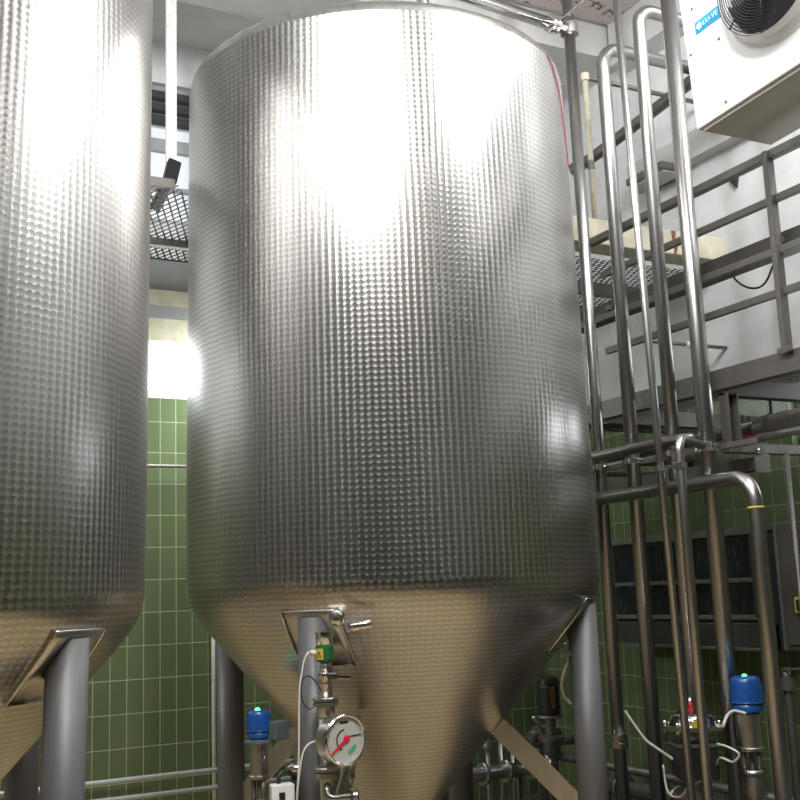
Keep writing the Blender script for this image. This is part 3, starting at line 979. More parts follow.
# wall rails between the tanks
for (py, px, lab) in ((771.5, 200, 'upper of the two low steel rails on the green tiles'), (788, 210, 'lower of the two low steel rails on the green tiles'), (466, 165, 'single thin rail high on the tiles below the bright window')):
    yr = Y1 - 0.12
    q = at(px, py, 'Y', yr)
    r_ = thing('wall_rail', lab, 'rail', (q.x, yr, q.z), 'rails on the back wall')
    MB().tube([(-3.2, yr, q.z), (3.4, yr, q.z)], 0.017 if py > 500 else 0.013).build('tube', 'railsteel' if py > 500 else 'darksteel', r_)
    for xs in (-2.5, -0.6, 0.72, 2.9):
        MB().tube([(xs, Y1 + 0.01, q.z - 0.004), (xs, yr, q.z - 0.004)], 0.010).build('stand_off', 'rail', r_)
q = at(214, 700, 'Y', Y1 - 0.03)
tag(MB().tube([(q.x, Y1 - 0.02, 0), (q.x, Y1 - 0.02, 2.6)], 0.014).build('conduit', 'whitepaint', loc=(q.x, Y1 - 0.02, 0)), 'thin pale conduit down the tiles beside the back leg', 'conduit')

# ------------------------------------------------------------------ white air cooler hung from the ceiling
XU = 3.6
u = at(697, 130, 'X', XU); uz = u.z; uy = u.y
ux1 = at(770, 148, 'Y', uy).x
ut, u0 = uz + 0.95, 1.35
un = thing('air_cooler', 'white ceiling air cooler with a dark round fan', 'air cooler', (XU, uy, uz))
b_ = MB(); b_.box(((XU + ux1) / 2, (uy + u0) / 2, (uz + ut) / 2), (ux1 - XU, uy - u0, ut - uz), None, 0.006)
b_.build('casing', 'white', un)
tr_ = MB(); tr_.box(((XU + ux1) / 2, (uy + u0) / 2, uz - 0.004), (ux1 - XU - 0.04, uy - u0 - 0.05, 0.02)); tr_.build('drip_tray', 'traygrey', un)
TILT = radians(-3.5)          # the casing is hung with a slight fall


def on_unit(px, py):
    p = at(px, py, 'X', XU) - Vector((XU, uy, uz))
    return Matrix.Rotation(-TILT, 3, 'X') @ p + Vector((XU, uy, uz))


fc = on_unit(777, -25)
FR = 0.272
sh = MB(); sh.lathe((XU, fc.y, fc.z), [(FR + 0.045, -0.002), (FR + 0.028, 0.012), (FR + 0.012, 0.045), (FR + 0.006, 0.085), (FR, 0.085), (FR, -0.10)], (-1, 0, 0), 64, caps=False)
sh.build('fan_shroud', 'white', un)
bk = MB(); bk.lathe((XU - 0.004, fc.y, fc.z), [(FR - 0.002, 0.0), (FR - 0.002, 0.006)], (-1, 0, 0), 64); bk.build('fan_recess', 'black', un)
hub = MB(); hub.lathe((XU - 0.008, fc.y, fc.z), [(0.085, 0), (0.085, 0.045), (0.07, 0.06), (0.0, 0.064)], (-1, 0, 0), 40, caps=False); hub.build('fan_hub', 'blade', un)
for k in range(5):
    bl = MB()
    a = 2 * pi * k / 5 + 0.5
    bm = bl.bm
    rows = []
    for i in range(7):
        r = 0.08 + (FR - 0.095) * i / 6
        row = []
        for jn in range(6):
            w = (jn / 5 - 0.5)
            th = a + w * (0.62 + 0.25 * i / 6) + 0.25 * (i / 6) ** 2
            dx = 0.018 + 0.034 * (0.5 + w) + 0.004
            row.append(bm.verts.new((XU - dx, fc.y + r * cos(th), fc.z + r * sin(th))))
        rows.append(row)
    for i in range(6):
        for jn in range(5):
            f = bm.faces.new((rows[i][jn], rows[i][jn + 1], rows[i + 1][jn + 1], rows[i + 1][jn])); f.smooth = True
    r2 = bmesh.ops.solidify(bm, geom=bm.faces[:], thickness=0.003)
    bl.build('fan_blade', 'blade', un)
gd = MB()
n = 17
for i in range(n):
    gd.ring((XU - 0.088 - 0.012 * (1 - (i / n) ** 2), fc.y, fc.z), (1, 0, 0), 0.07 + (FR - 0.07 + 0.006) * i / (n - 1), 0.0024, 56, 6)
for k in range(8):
    a = 2 * pi * k / 8 + 0.2
    gd.tube([(XU - 0.102, fc.y + 0.06 * cos(a), fc.z + 0.06 * sin(a)), (XU - 0.088, fc.y + (FR + 0.01) * cos(a), fc.z + (FR + 0.01) * sin(a))], 0.0035, 0, 8)
gd.lathe((XU - 0.096, fc.y, fc.z), [(0.07, 0), (0.07, 0.01)], (-1, 0, 0), 32)
gd.build('fan_guard', 'black', un)
lp = [on_unit(px_, py_) for px_, py_ in ((695, 24), (719, 4), (719.5, 16), (695.5, 37.5))]
# the label is a parallelogram on the photo because the casing face recedes; build it upright on the face
ly0, ly1 = lp[0].y, lp[1].y
lz0 = (lp[0].z + lp[1].z) / 2; lz1 = (lp[3].z + lp[2].z) / 2
lb = MB(); lb.box((XU - 0.001, (ly0 + ly1) / 2, (lz0 + lz1) / 2), (0.004, abs(ly1 - ly0), abs(lz1 - lz0)))
lab = lb.build('name_label', 'bluelabel', un)
dsc = MB(); hL = abs(lz1 - lz0); dsc.lathe((XU - 0.003, max(ly0, ly1) - hL * 0.45, (lz0 + lz1) / 2), [(hL * 0.30, 0), (hL * 0.30, 0.002)], (-1, 0, 0), 6)
dsc.build('label_mark', 'palelabel', lab)
cu = bpy.data.curves.new('lettering', 'FONT'); cu.body = 'LU-VE'; cu.size = hL * 0.62; cu.extrude = 0.0008; cu.align_x = 'LEFT'; cu.align_y = 'CENTER'
to = bpy.data.objects.new('lettering', cu); COL.objects.link(to)
dg = bpy.context.evaluated_depsgraph_get()
me = bpy.data.meshes.new_from_object(to.evaluated_get(dg))
bpy.data.objects.remove(to)
me.materials.clear(); me.materials.append(M['palelabel'])
lt = bpy.data.objects.new('lettering', me); COL.objects.link(lt); lt.parent = lab
lt.matrix_local = Matrix.Translation(Vector((XU - 0.0045, max(ly0, ly1) - hL * 0.82, (lz0 + lz1) / 2)) - ORG[un.name]) @ Matrix(((0, 0, -1, 0), (-1, 0, 0, 0), (0, 1, 0, 0), (0, 0, 0, 1)))
for px_, py_ in ((692, 9), (719, 39), (691, 55), (726, 102)):
    s = on_unit(px_, py_)
    MB().lathe(s, [(0.007, -0.001), (0.007, 0.003), (0.0, 0.004)], (-1, 0, 0), 12, caps=False).build('screw', 'darksteel', un)
for yy in (uy - 0.25, u0 + 0.25):
    MB().tube([((XU + ux1) / 2, yy, ut - 0.01), ((XU + ux1) / 2, yy, ZC - 0.01 - math.tan(-TILT) * (uy - yy))], 0.012).build('hanger_rod', 'rail', un)
un.rotation_euler = (TILT, 0, 0)

# ------------------------------------------------------------------ dark unit on the right wall, cabinet
XF = 5.12
t0, t1 = at(614, 541, 'X', XF), at(768, 526, 'X', XF)
zt0, ybk, yfr = at(680, 537, 'X', XF).z, at(613, 590, 'X', XF).y, at(770, 590, 'X', XF).y
zm, zl_, zbx, zbt = at(690, 582, 'X', XF).z, at(690, 617, 'X', XF).z, at(690, 622, 'X', XF).z, at(690, 648, 'X', XF).z
wu = thing('wall_heat_exchanger', 'dark grey finned heat exchanger unit on the green tiled wall', 'heat exchanger', (XF, ybk, zbt))
L_ = ybk - yfr; ym = (ybk + yfr) / 2
MB().box((5.27, ym, (zt0 + zbt) / 2), (0.26, L_, zt0 - zbt), None, 0.004).build('housing', 'unit', wu)
f_ = MB(); f_.box((XF + 0.005, ym, (zt0 + zm) / 2 - 0.01), (0.03, L_ - 0.08, zt0 - zm - 0.05))
for i in range(60):
    f_.box((XF - 0.012, yfr + 0.05 + (L_ - 0.1) * i / 59, (zt0 + zm) / 2 - 0.01), (0.006, 0.004, zt0 - zm - 0.05))
f_.build('fin_bank', 'fin', wu)
f_ = MB(); f_.box((XF + 0.005, ym, (zm + zl_) / 2), (0.03, L_ - 0.08, zm - zl_ - 0.03))
for i in range(60):
    f_.box((XF - 0.012, yfr + 0.05 + (L_ - 0.1) * i / 59, (zm + zl_) / 2), (0.006, 0.004, zm - zl_ - 0.03))
f_.build('fin_bank', 'fin', wu)
MB().box((XF + 0.02, ym, zt0), (0.12, L_, 0.045), None, 0.004).build('top_rail', 'darksteel', wu)
MB().box((XF - 0.01, ym, zm), (0.035, L_, 0.028), None, 0.004).build('middle_rail', 'darksteel', wu)
MB().box((XF - 0.01, ym, zl_), (0.04, L_, 0.03), None, 0.004).build('lower_rail', 'darksteel', wu)
MB().box((XF + 0.0, ym, (zbx + zbt) / 2), (0.10, L_, zbx - zbt), None, 0.006).build('drain_box', 'unit', wu)
MB().box((XF - 0.05, ym, zbt + 0.012), (0.05, L_, 0.018), None, 0.003).build('drip_lip', 'darksteel', wu)
f_ = MB(); f_.box((XF - 0.015, yfr + 0.06, (zt0 + zl_) / 2), (0.03, 0.10, zt0 - zl_)); f_.build('end_post', 'unit', wu)
for zz in (0.2, 0.45, 0.8):
    MB().lathe((XF - 0.03, yfr + 0.06, zl_ + (zt0 - zl_) * zz), [(0.014, 0), (0.014, 0.012), (0, 0.014)], (-1, 0, 0), 12, caps=False).build('bolt', 'rail', wu)

XC = 4.72
q0, q1 = at(773, 523, 'X', XC), at(778, 650, 'X', XC)
cbn = thing('control_cabinet', 'brown grey control cabinet at the right edge of the photo', 'cabinet', (XC, q0.y, 0))
MB().box(((XC + X1) / 2 + 0.0, q0.y - 0.35, (q0.z + q1.z) / 2), (X1 - XC, 0.70, q0.z - q1.z), None, 0.012).build('body', 'cabinet', cbn)
MB().box((XC - 0.004, q0.y - 0.012, (q0.z + q1.z) / 2), (0.014, 0.02, q0.z - q1.z), None, 0.003).build('edge_strip', 'rail', cbn)
MB().box((XC - 0.006, q0.y - 0.36, (q0.z + q1.z) / 2), (0.014, 0.62, q0.z - q1.z - 0.06), None, 0.005).build('door', 'cabinet', cbn)
for sy in (-0.1, -0.6):
    MB().box((X1 - 0.3, q0.y + sy, q1.z / 2), (0.05, 0.05, q1.z)).build('leg', 'darksteel', cbn)
q = at(798, 605, 'X', XC - 0.02)
sw = MB(); sw.box((XC - 0.025, q.y - 0.03, q.z), (0.03, 0.075, 0.085), None, 0.006); sw = sw.build('switch_plate', 'yellow', cbn)
MB().box((XC - 0.05, q.y - 0.035, q.z), (0.03, 0.02, 0.06), None, 0.005).build('switch_lever', 'black', sw)

# ------------------------------------------------------------------ valves at the lower right
def control_head(px, py, axis, v, r, label, group, foot):
    """Blue dome-shaped actuator on a steel sleeve and valve body that stands on a pipe down to the floor."""
    c = at(px, py, axis, v)
    t = thing('valve_actuator', label, 'valve', (c.x, c.y, 0), group)
    h = r * 1.15
    MB().lathe(c, [(r * 0.62, -h), (r * 0.86, -h * 0.88), (r * 0.98, -h * 0.45)], seg=32).build('lower_housing', 'blue', t)
    MB().lathe(c, [(r * 1.03, -h * 0.45), (r * 1.03, -h * 0.36)], seg=32).build('seam_ring', 'blue', t)
    hd = MB(); hd.lathe(c, [(r * 0.99, -h * 0.36), (r * 0.97, h * 0.2), (r * 0.92, h * 0.62), (r * 0.86, h * 0.82), (r * 0.70, h * 0.93), (0.0, h * 0.95)], seg=32, caps=False, sharp=False)
    for k in range(6):
        a = 2 * pi * k / 6
        hd.bar(c + Vector((r * 0.965 * cos(a), r * 0.965 * sin(a), -h * 0.3)), c + Vector((r * 0.90 * cos(a), r * 0.90 * sin(a), h * 0.68)), 0.012, 0.008, up=(cos(a), sin(a), 0))
    hd = hd.build('cover', 'blue', t)
    MB().lathe(c + Vector((-0.01, -0.01, h * 0.90)), [(0.013, 0), (0.013, 0.008), (0.008, 0.014), (0, 0.016)], seg=16, caps=False).build('status_light', 'led', t)
    z = c.z - h
    MB().lathe((c.x, c.y, z), [(r * 0.62, 0.01), (r * 0.78, 0.0), (r * 0.78, -0.155), (r * 0.88, -0.16), (r * 0.88, -0.172), (r * 0.6, -0.172)], seg=32).build('sleeve', 'steel', t)
    y_ = MB()
    for k in range(3):
        a = 2 * pi * k / 3 + 0.7
        y_.cyl((c.x + r * 0.5 * cos(a), c.y + r * 0.5 * sin(a), z - 0.17), (c.x + r * 0.5 * cos(a), c.y + r * 0.5 * sin(a), z - 0.27), 0.012, 10)
    y_.cyl((c.x, c.y, z - 0.17), (c.x, c.y, z - 0.30), 0.014, 12)
    y_.build('yoke', 'darksteel', t)
    MB().lathe((c.x, c.y, z - 0.26), [(r * 0.8, 0), (r * 0.8, -0.02), (r * 0.6, -0.02), (r * 0.7, -0.06), (r * 0.7, -0.12), (r * 0.5, -0.16), (0.035, -0.17), (0.035, -(z - 0.26))], seg=32).build('valve_body', 'pipe', t)
    return t, c


av, ac = control_head(746, 694, 'X', 4.0, 0.080, 'blue capped valve actuator with green light beside the vertical pipes', 'blue valve actuators', 0)
bv, bc = control_head(259, 724, 'Y', 4.90, 0.058, 'blue capped valve actuator behind the left legs of the tank', 'blue valve actuators', 0)
MB().box((bc.x + 0.075, bc.y - 0.05, bc.z - 0.03), (0.085, 0.06, 0.085), Matrix.Rotation(0.4, 3, 'Z'), 0.008).build('terminal_box', 'greylid', bv)
MB().lathe((bc.x, bc.y, bc.z - 0.085), [(0.062, 0), (0.070, 0.004), (0.070, 0.014), (0.062, 0.018)], seg=32).build('base_ring', 'greylid', bv)

# diaphragm valve: polished pan with clamp bolts on a dark body
dc = at(692, 726, 'X', 3.80)
dv = thing('diaphragm_valve', 'polished dome valve with clamp ring on a dark body', 'valve', (dc.x, dc.y, 0))
rD = 0.118
MB().lathe(dc, [(rD * 1.04, 0.006), (rD, 0.012), (rD * 0.97, 0.035), (rD * 0.86, 0.058), (rD * 0.6, 0.068), (0.0, 0.070)], seg=40, caps=False, sharp=False).build('dome', 'polished', dv)
MB().lathe(dc, [(rD * 0.9, -0.016), (rD * 1.2, -0.012), (rD * 1.2, 0.006), (rD * 1.0, 0.008)], seg=40).build('clamp_ring', 'steel', dv)
for k in range(6):
    a = 2 * pi * k / 6 + 0.3
    p = dc + Vector((rD * 1.12 * cos(a), rD * 1.12 * sin(a), -0.03))
    MB().lathe(p, [(0.008, 0), (0.008, 0.045), (0.013, 0.045), (0.013, 0.058)], seg=8).build('clamp_bolt', 'polished', dv)
MB().lathe(dc, [(rD * 0.75, -0.016), (rD * 0.55, -0.06), (rD * 0.5, -0.075)], seg=32).build('lower_pan', 'darksteel', dv)
q = MB(); q.box((dc.x, dc.y, dc.z - 0.165), (0.19, 0.19, 0.16), Matrix.Rotation(radians(-27), 3, 'Z'), 0.008); q.build('positioner_box', 'black', dv)
MB().box((dc.x, dc.y, dc.z - 0.082), (0.20, 0.20, 0.016), Matrix.Rotation(radians(-27), 3, 'Z'), 0.003).build('box_lid', 'steel', dv)
st_ = MB(); st_.lathe((dc.x, dc.y, dc.z + 0.066), [(0.02, 0), (0.02, 0.018), (0.011, 0.022), (0.011, 0.05)], seg=14); st_.build('top_fitting', 'red', dv)
MB().lathe((dc.x, dc.y, dc.z + 0.114), [(0.008, 0), (0.011, 0.012), (0.004, 0.028)], seg=12).build('nipple', 'polished', dv)
MB().box((dc.x - 0.06, dc.y - 0.103, dc.z + 0.022), (0.05, 0.014, 0.03), Matrix.Rotation(radians(-27), 3, 'Z'), 0.003).build('rating_tag', 'yellow', dv)
MB().lathe((dc.x, dc.y, dc.z - 0.24), [(0.05, 0), (0.04, -0.02), (0.04, -0.12), (0.075, -0.12), (0.075, -0.15), (0.055, -0.15), (0.055, -(dc.z - 0.24))], seg=28).build('stem', 'darksteel', dv)

# header pipe on the floor side that the valves stand over
hz_ = at(640, 792, 'X', 4.3).z
hp = thing('header_pipe', 'dark horizontal header pipe low down behind the valves', 'pipe', (4.3, 4.5, hz_))
MB().tube([(4.3, 2.4, hz_), (4.3, 5.8, hz_)], 0.05).build('tube', 'darksteel', hp)
for yy in (2.7, 4.6, 5.7):
    MB().bar((4.3, yy, 0), (4.3, yy, hz_ - 0.045), 0.05, 0.05, up=(0, 1, 0)).build('support', 'darksteel', hp)
for yy in (3.6, 4.15, 5.0, 5.5):
    MB().lathe((4.3, yy, hz_), [(0.085, 0), (0.085, 0.03)], (0, 1, 0), 24).build('flange', 'pipe', hp)
hz2 = at(660, 776, 'X', 4.62).z
hp2 = thing('header_pipe', 'thinner dark pipe running above the header against the tiles', 'pipe', (4.62, 4.5, hz2))
MB().tube([(4.62, 2.4, hz2), (4.62, 7.2, hz2), (X1, 7.2, hz2)], 0.028, 0.08).build('tube', 'darksteel', hp2)
for yy in (3.2, 5.2):
    MB().bar((4.62, yy, 0), (4.62, yy, hz2 - 0.02), 0.03, 0.03, up=(0, 1, 0)).build('support', 'darksteel', hp2)
# loose valve pieces at the far right edge
q = at(787, 680, 'X', 4.35)
sv = thing('shutoff_valve', 'dark small shut-off valve at the right edge below the cabinet', 'valve', (q.x, q.y, 0))
MB().lathe((q.x, q.y, q.z), [(0.022, 0.06), (0.022, 0.01), (0.04, 0.01), (0.04, -0.05), (0.022, -0.05), (0.022, -q.z)], seg=20).build('body', 'darksteel', sv)
MB().bar((q.x - 0.02, q.y, q.z + 0.055), (q.x - 0.02, q.y - 0.16, q.z + 0.065), 0.022, 0.01).build('lever', 'rail', sv)
MB().box((q.x - 0.045, q.y + 0.02, q.z - 0.04), (0.03, 0.04, 0.07), None, 0.004).build('sensor', 'greylid', sv)


def cable(name, pts, r, mat, label):
    return tag(MB().curve(pts, r, 10).build(name, mat, loc=pts[0]), label, 'cable')


A = lambda px, py, X: at(px, py, 'X', X)
cable('air_hose', [A(625, 711, 3.86), A(634, 724, 3.86), A(645, 739, 3.84), A(655, 747, 3.80), dc + Vector((-0.10, 0.05, -0.15))], 0.007, 'cable', 'pale hose slanting down left of the dome valve')
cable('air_hose', [dc + Vector((0.125, -0.02, 0.0)), A(722, 727, 3.8), A(727, 716, 3.84), A(734, 711, 3.90), ac + Vector((-0.055, -0.045, -0.085))], 0.008, 'cable', 'pale hose joining the dome valve to the blue actuator')
cable('air_hose', [A(717, 744, 3.72), A(728, 747, 3.72), A(739, 754, 3.74), A(733, 762, 3.74), A(720, 758, 3.75), dc + Vector((0.075, -0.06, -0.20))], 0.0055, 'cable', 'pale hose looping out between dome valve and actuator')
cable('air_hose', [A(663, 765, 3.84), A(668, 792, 3.8), A(680, 797, 3.76), A(690, 786, 3.74), dc + Vector((-0.02, -0.10, -0.235))], 0.0055, 'cable', 'dark pale loop of hose hanging under the dome valve')

# ------------------------------------------------------------------ behind the tank, lower right of the cone
YV = 6.38
c = at(549, 697, 'Y', YV)
kv = thing('piston_valve', 'dark cylindrical piston valve between the cone and the right leg', 'valve', (c.x, c.y, 0))
MB().lathe(c, [(0.075, -0.12), (0.075, 0.07), (0.068, 0.085), (0.075, 0.09), (0.07, 0.125), (0.045, 0.14), (0, 0.142)], seg=32, caps=False).build('cylinder', 'black', kv)
MB().lathe(c, [(0.086, -0.12), (0.086, -0.135), (0.04, -0.135), (0.03, -0.25), (0.09, -0.26), (0.09, -0.285), (0.06, -0.29), (0.06, -0.38), (0.04, -0.39), (0.04, -c.z)], seg=32).build('valve_body', 'darksteel', kv)
MB().box((c.x - 0.02, c.y - 0.078, c.z - 0.0), (0.03, 0.012, 0.14), Matrix.Rotation(radians(-15), 3, 'Z'), 0.004).build('highlight_strip', 'rustyglint', kv)  # brown strip stands in for the rusty highlight on the black cylinder
MB().tube([c + Vector((0.07, -0.02, 0.09)), c + Vector((0.12, -0.03, 0.11))], 0.011).build('elbow_fitting', 'polished', kv)
B = lambda px, py: at(px, py, 'Y', 5.6)
cable('air_hose', [c + Vector((0.11, -0.03, 0.105)), at(562, 682, 'Y', 5.9), at(567, 668, 'Y', 5.0), at(568, 657, 'Y', 4.5)], 0.008, 'cable', 'pale hose rising from the piston valve beside the right leg')
cable('air_hose', [at(569, 657, 'Y', 4.48), at(563, 675, 'Y', 4.5), at(562, 688, 'Y', 4.56), at(567, 700, 'Y', 4.60), at(580, 709, 'Y', 4.58)], 0.007, 'cable', 'pale looped hose passing behind the right leg')
q = at(566, 655, 'Y', 4.46)
tag(MB().bar(at(561, 655, 'Y', 4.46), at(580, 652, 'Y', 4.46), 0.025, 0.025, 0.004).build('hose_bracket', 'steel', loc=q), 'small steel bracket holding the pale hoses by the right leg', 'bracket')
for i, (px_, top_, rr, lab) in enumerate(((487, 744, 0.014, 'thin upright pipe nearest the cone in the dark pipework'), (500, 733, 0.017, 'upright pipe with a flange under the tank brace'), (512, 742, 0.014, 'thin upright pipe right of the flanged one under the brace'))):
    q = at(px_, top_, 'Y', 6.35)
    t = thing('riser_pipe', lab, 'pipe', (q.x, q.y, 0), 'thin risers behind the cone')
    MB().tube([(q.x, q.y, 0), (q.x, q.y, q.z)], rr).build('tube', 'pipe', t)
    MB().lathe(q, [(rr * 1.1, -0.03), (rr * 2.4, -0.028), (rr * 2.4, -0.005), (rr * 1.2, 0), (rr * 1.2, 0.03)], seg=20).build('top_flange', 'pipe', t)
q0, q1 = at(470, 776, 'Y', 6.1), at(575, 792, 'Y', 6.1)
lp_ = thing('product_pipe', 'horizontal steel product pipe low down under the tank brace', 'pipe', q0)
MB().tube([(q0.x - 0.3, 6.1, q0.z), (4.2, 6.1, q0.z)], 0.045).build('tube', 'pipe', lp_)
for px_ in (482, 505, 530, 545):
    q = at(px_, 780, 'Y', 6.1)
    MB().lathe((q.x, 6.1, q0.z), [(0.07, 0), (0.07, 0.025)], (1, 0, 0), 28).build('flange', 'steel', lp_)
for xs in (q0.x - 0.2, 4.1):
    MB().bar((xs, 6.1, 0), (xs, 6.1, q0.z - 0.04), 0.04, 0.04, up=(0, 1, 0)).build('support', 'darksteel', lp_)
q0 = at(520, 752, 'Y', 6.6)
kb = thing('junction_box', 'small dark junction box on a post behind the tank brace', 'box', (q0.x, q0.y, 0))
MB().box(q0, (0.11, 0.08, 0.16), None, 0.008).build('housing', 'black', kb)
MB().bar((q0.x, q0.y + 0.03, 0), (q0.x, q0.y + 0.03, q0.z - 0.05), 0.03, 0.03, up=(0, 1, 0)).build('post', 'darksteel', kb)
q0 = at(552, 737, 'Y', 6.25)
q0 = at(552, 737, 'Y', 6.5)
fv = thing('butterfly_valve', 'dark butterfly valve with disc flanges just left of the right leg', 'valve', (q0.x, q0.y, 0))
MB().lathe((q0.x - 0.1, q0.y + 0.12, q0.z), [(0.04, 0), (0.04, 0.05), (0.075, 0.05), (0.075, 0.075), (0.055, 0.08), (0.055, 0.12), (0.075, 0.125), (0.075, 0.15), (0.04, 0.15), (0.04, 0.24)], (1, 0, 0), 28).build('body', 'darksteel', fv)
MB().bar((q0.x, q0.y + 0.12, 0), (q0.x, q0.y + 0.12, q0.z - 0.03), 0.035, 0.035, up=(0, 1, 0)).build('support', 'darksteel', fv)
MB().bar((q0.x + 0.0, q0.y + 0.12, q0.z + 0.05), (q0.x - 0.12, q0.y + 0.04, q0.z + 0.14), 0.02, 0.012).build('lever', 'steel', fv)

# ------------------------------------------------------------------ sensor column, gauge and valves at the front leg
YS = 4.36
c0 = at(325.5, 690, 'Y', YS)
sx, sy = c0.x, c0.y
Z = lambda py: at(325.5, py, 'Y', YS).z
sc = thing('sensor_column', 'stainless sensor and ball valve stack beside the front leg', 'sensor', (sx, sy, 0))
MB().lathe((sx, sy, 0), [(0.036, Z(646)), (0.036, Z(634)), (0.040, Z(634)), (0.040, Z(632)), (0.030, Z(631.5))], seg=32).build('sensor_head', 'polished', sc)
MB().lathe((sx, sy, 0), [(0.037, Z(646)), (0.039, Z(646.3)), (0.039, Z(659)), (0.034, Z(661)), (0.02, Z(661))], seg=32).build('label_band', 'green', sc)
# warning triangle on the band (yellow patch wrapped round the left half)
yb_ = MB(); bm = yb_.bm
base_a = atan2(-sy, -sx)


def wrap(a_off, z, r=0.0397):
    return (sx + r * cos(base_a + a_off), sy + r * sin(base_a + a_off), z)


cols = 8
va, vb = [], []
for i in range(cols + 1):
    ao = -0.15 - 1.05 * i / cols
    va.append(bm.verts.new(wrap(ao, Z(659)))); vb.append(bm.verts.new(wrap(ao, Z(648))))
for i in range(cols):
    bm.faces.new((va[i], va[i + 1], vb[i + 1], vb[i]))
yel = yb_.build('yellow_patch', 'yellow', sc)
tb_ = MB(); bm = tb_.bm
P_ = [wrap(-0.35, Z(657.5), 0.0404), wrap(-0.95, Z(657.5), 0.0404), wrap(-0.65, Z(649.5), 0.0404)]
Q_ = [wrap(-0.50, Z(656.3), 0.0408), wrap(-0.80, Z(656.3), 0.0408), wrap(-0.65, Z(652), 0.0408)]
vo = [bm.verts.new(p) for p in P_]; vi = [bm.verts.new(p) for p in Q_]
for i in range(3):
    bm.faces.new((vo[i], vo[(i + 1) % 3], vi[(i + 1) % 3], vi[i]))
tb_.build('warning_triangle', 'black', yel)
MB().tube([wrap(-1.35, Z(652), 0.036), wrap(-1.35, Z(652), 0.062)], 0.011).build('plug', 'whitepaint', sc)
MB().lathe((sx, sy, 0), [(0.022, Z(661)), (0.022, Z(672))], seg=24).build('neck', 'steel', sc)
MB().lathe((sx, sy, 0), [(0.028, Z(672)), (0.030, Z(673)), (0.030, Z(677)), (0.024, Z(679)), (0.027, Z(683)), (0.022, Z(686)), (0.018, Z(689)), (0.018, Z(697))], seg=28, sharp=False).build('ball_valve', 'polished', sc)
kn = MB(); right = Vector((cos(YAW), -sin(YAW), 0)); tw = Vector((-sin(YAW), -cos(YAW), 0))
kc = Vector((sx, sy, Z(675))) + right * 0.022 + tw * 0.02
kn.lathe(kc, [(0.013, -0.01), (0.016, -0.008), (0.016, 0.03), (0.012, 0.034)], right, 12); kn.build('knurled_nut', 'black', sc)
MB().bar(kc + right * 0.03 + Vector((0, 0, -0.008)), kc + right * 0.088 + Vector((0, 0, -0.012)), 0.008, 0.015, 0.002).build('lever', 'polished', sc)
MB().lathe((sx, sy, 0), [(0.018, Z(696)), (0.052, Z(697)), (0.056, Z(698)), (0.056, Z(700.5)), (0.047, Z(701.5)), (0.056, Z(702.5)), (0.056, Z(705)), (0.040, Z(706.5)), (0.036, Z(718))], seg=36).build('clamp_flange', 'steel', sc)
MB().lathe((sx, sy, 0), [(0.034, Z(712)), (0.034, Z(766))], seg=32).build('measuring_pipe', 'steel', sc)
MB().lathe((sx, sy, 0), [(0.034, Z(765)), (0.050, Z(766.5)), (0.055, Z(768)), (0.055, Z(771)), (0.046, Z(772)), (0.055, Z(773)), (0.055, Z(777)), (0.036, Z(779)), (0.034, Z(790)), (0.034, 0.0)], seg=36).build('lower_flange', 'steel', sc)
e_ = Vector((sx, sy, Z(783)))
MB().tube([e_ + tw * 0.02, e_ + tw * 0.05 + Vector((0, 0, -0.055)), e_ + tw * 0.05 + right * 0.11 + Vector((0, 0, -0.05))], 0.017, 0.03).build('drain_elbow', 'pipe', sc)
MB().lathe(e_ + tw * 0.05 + right * 0.105 + Vector((0, 0, -0.05)), [(0.02, 0), (0.027, 0.004), (0.027, 0.022), (0.02, 0.026)], right, 20).build('drain_cap', 'pipe', sc)
e2 = e_ + right * 0.095 + tw * 0.02
MB().lathe(e2 + Vector((0, 0, 0.04)), [(0.015, 0.045), (0.015, 0.0), (0.021, 0), (0.021, -0.02), (0.012, -0.02), (0.012, -0.06)], seg=16).build('sampling_cock', 'pipe', sc)
# nozzle from the column to the cone
cn = Vector((CX, CY, 0)); dr = (cn - Vector((sx, sy, 0))); dr.z = 0; dr.normalize()
MB().tube([(sx, sy, Z(735)), (sx + dr.x * 0.45, sy + dr.y * 0.45, Z(735))], 0.03).build('tank_nozzle', 'steel', sc)

# dial gauge
gcn = at(345, 740, 'Y', YS - 0.16)
gax = (tw * cos(radians(38)) + right * sin(radians(38)) + Vector((0, 0, 0.02))).normalized()
pg = thing('pressure_gauge', 'round dial pressure gauge with a red needle', 'gauge', gcn)
rg = 0.100
gb = gcn - gax * 0.0
MB().lathe(gb, [(rg * 0.86, -0.085), (rg * 0.93, -0.08), (rg * 0.93, -0.012), (rg * 0.99, -0.010)], gax, 56).build('case', 'steel', pg)
MB().lathe(gb, [(rg * 0.99, -0.012), (rg * 1.02, -0.008), (rg * 1.02, 0.006), (rg * 0.97, 0.011), (rg * 0.915, 0.008), (rg * 0.91, 0.0)], gax, 64, caps=False).build('bezel', 'polished', pg)
dl = MB(); dl.lathe(gb, [(rg * 0.915, -0.004), (rg * 0.915, 0.0)], gax, 56); dl = dl.build('dial', 'dial', pg)
gr_ = Vector((0, 0, 1)).cross(gax).normalized(); gu = gax.cross(gr_).normalized()


def gp(x, y, h=0.0012):
    return gb + gr_ * (x * rg) + gu * (y * rg) + gax * h


def arc_strip(r0, r1, a0, a1, h, n=24):
    mb = MB(); bm = mb.bm
    A_ = [bm.verts.new(gp(r0 * cos(radians(a0 + (a1 - a0) * i / n)), r0 * sin(radians(a0 + (a1 - a0) * i / n)), h)) for i in range(n + 1)]
    B_ = [bm.verts.new(gp(r1 * cos(radians(a0 + (a1 - a0) * i / n)), r1 * sin(radians(a0 + (a1 - a0) * i / n)), h)) for i in range(n + 1)]
    for i in range(n):
        bm.faces.new((A_[i], A_[i + 1], B_[i + 1], B_[i]))
    return mb


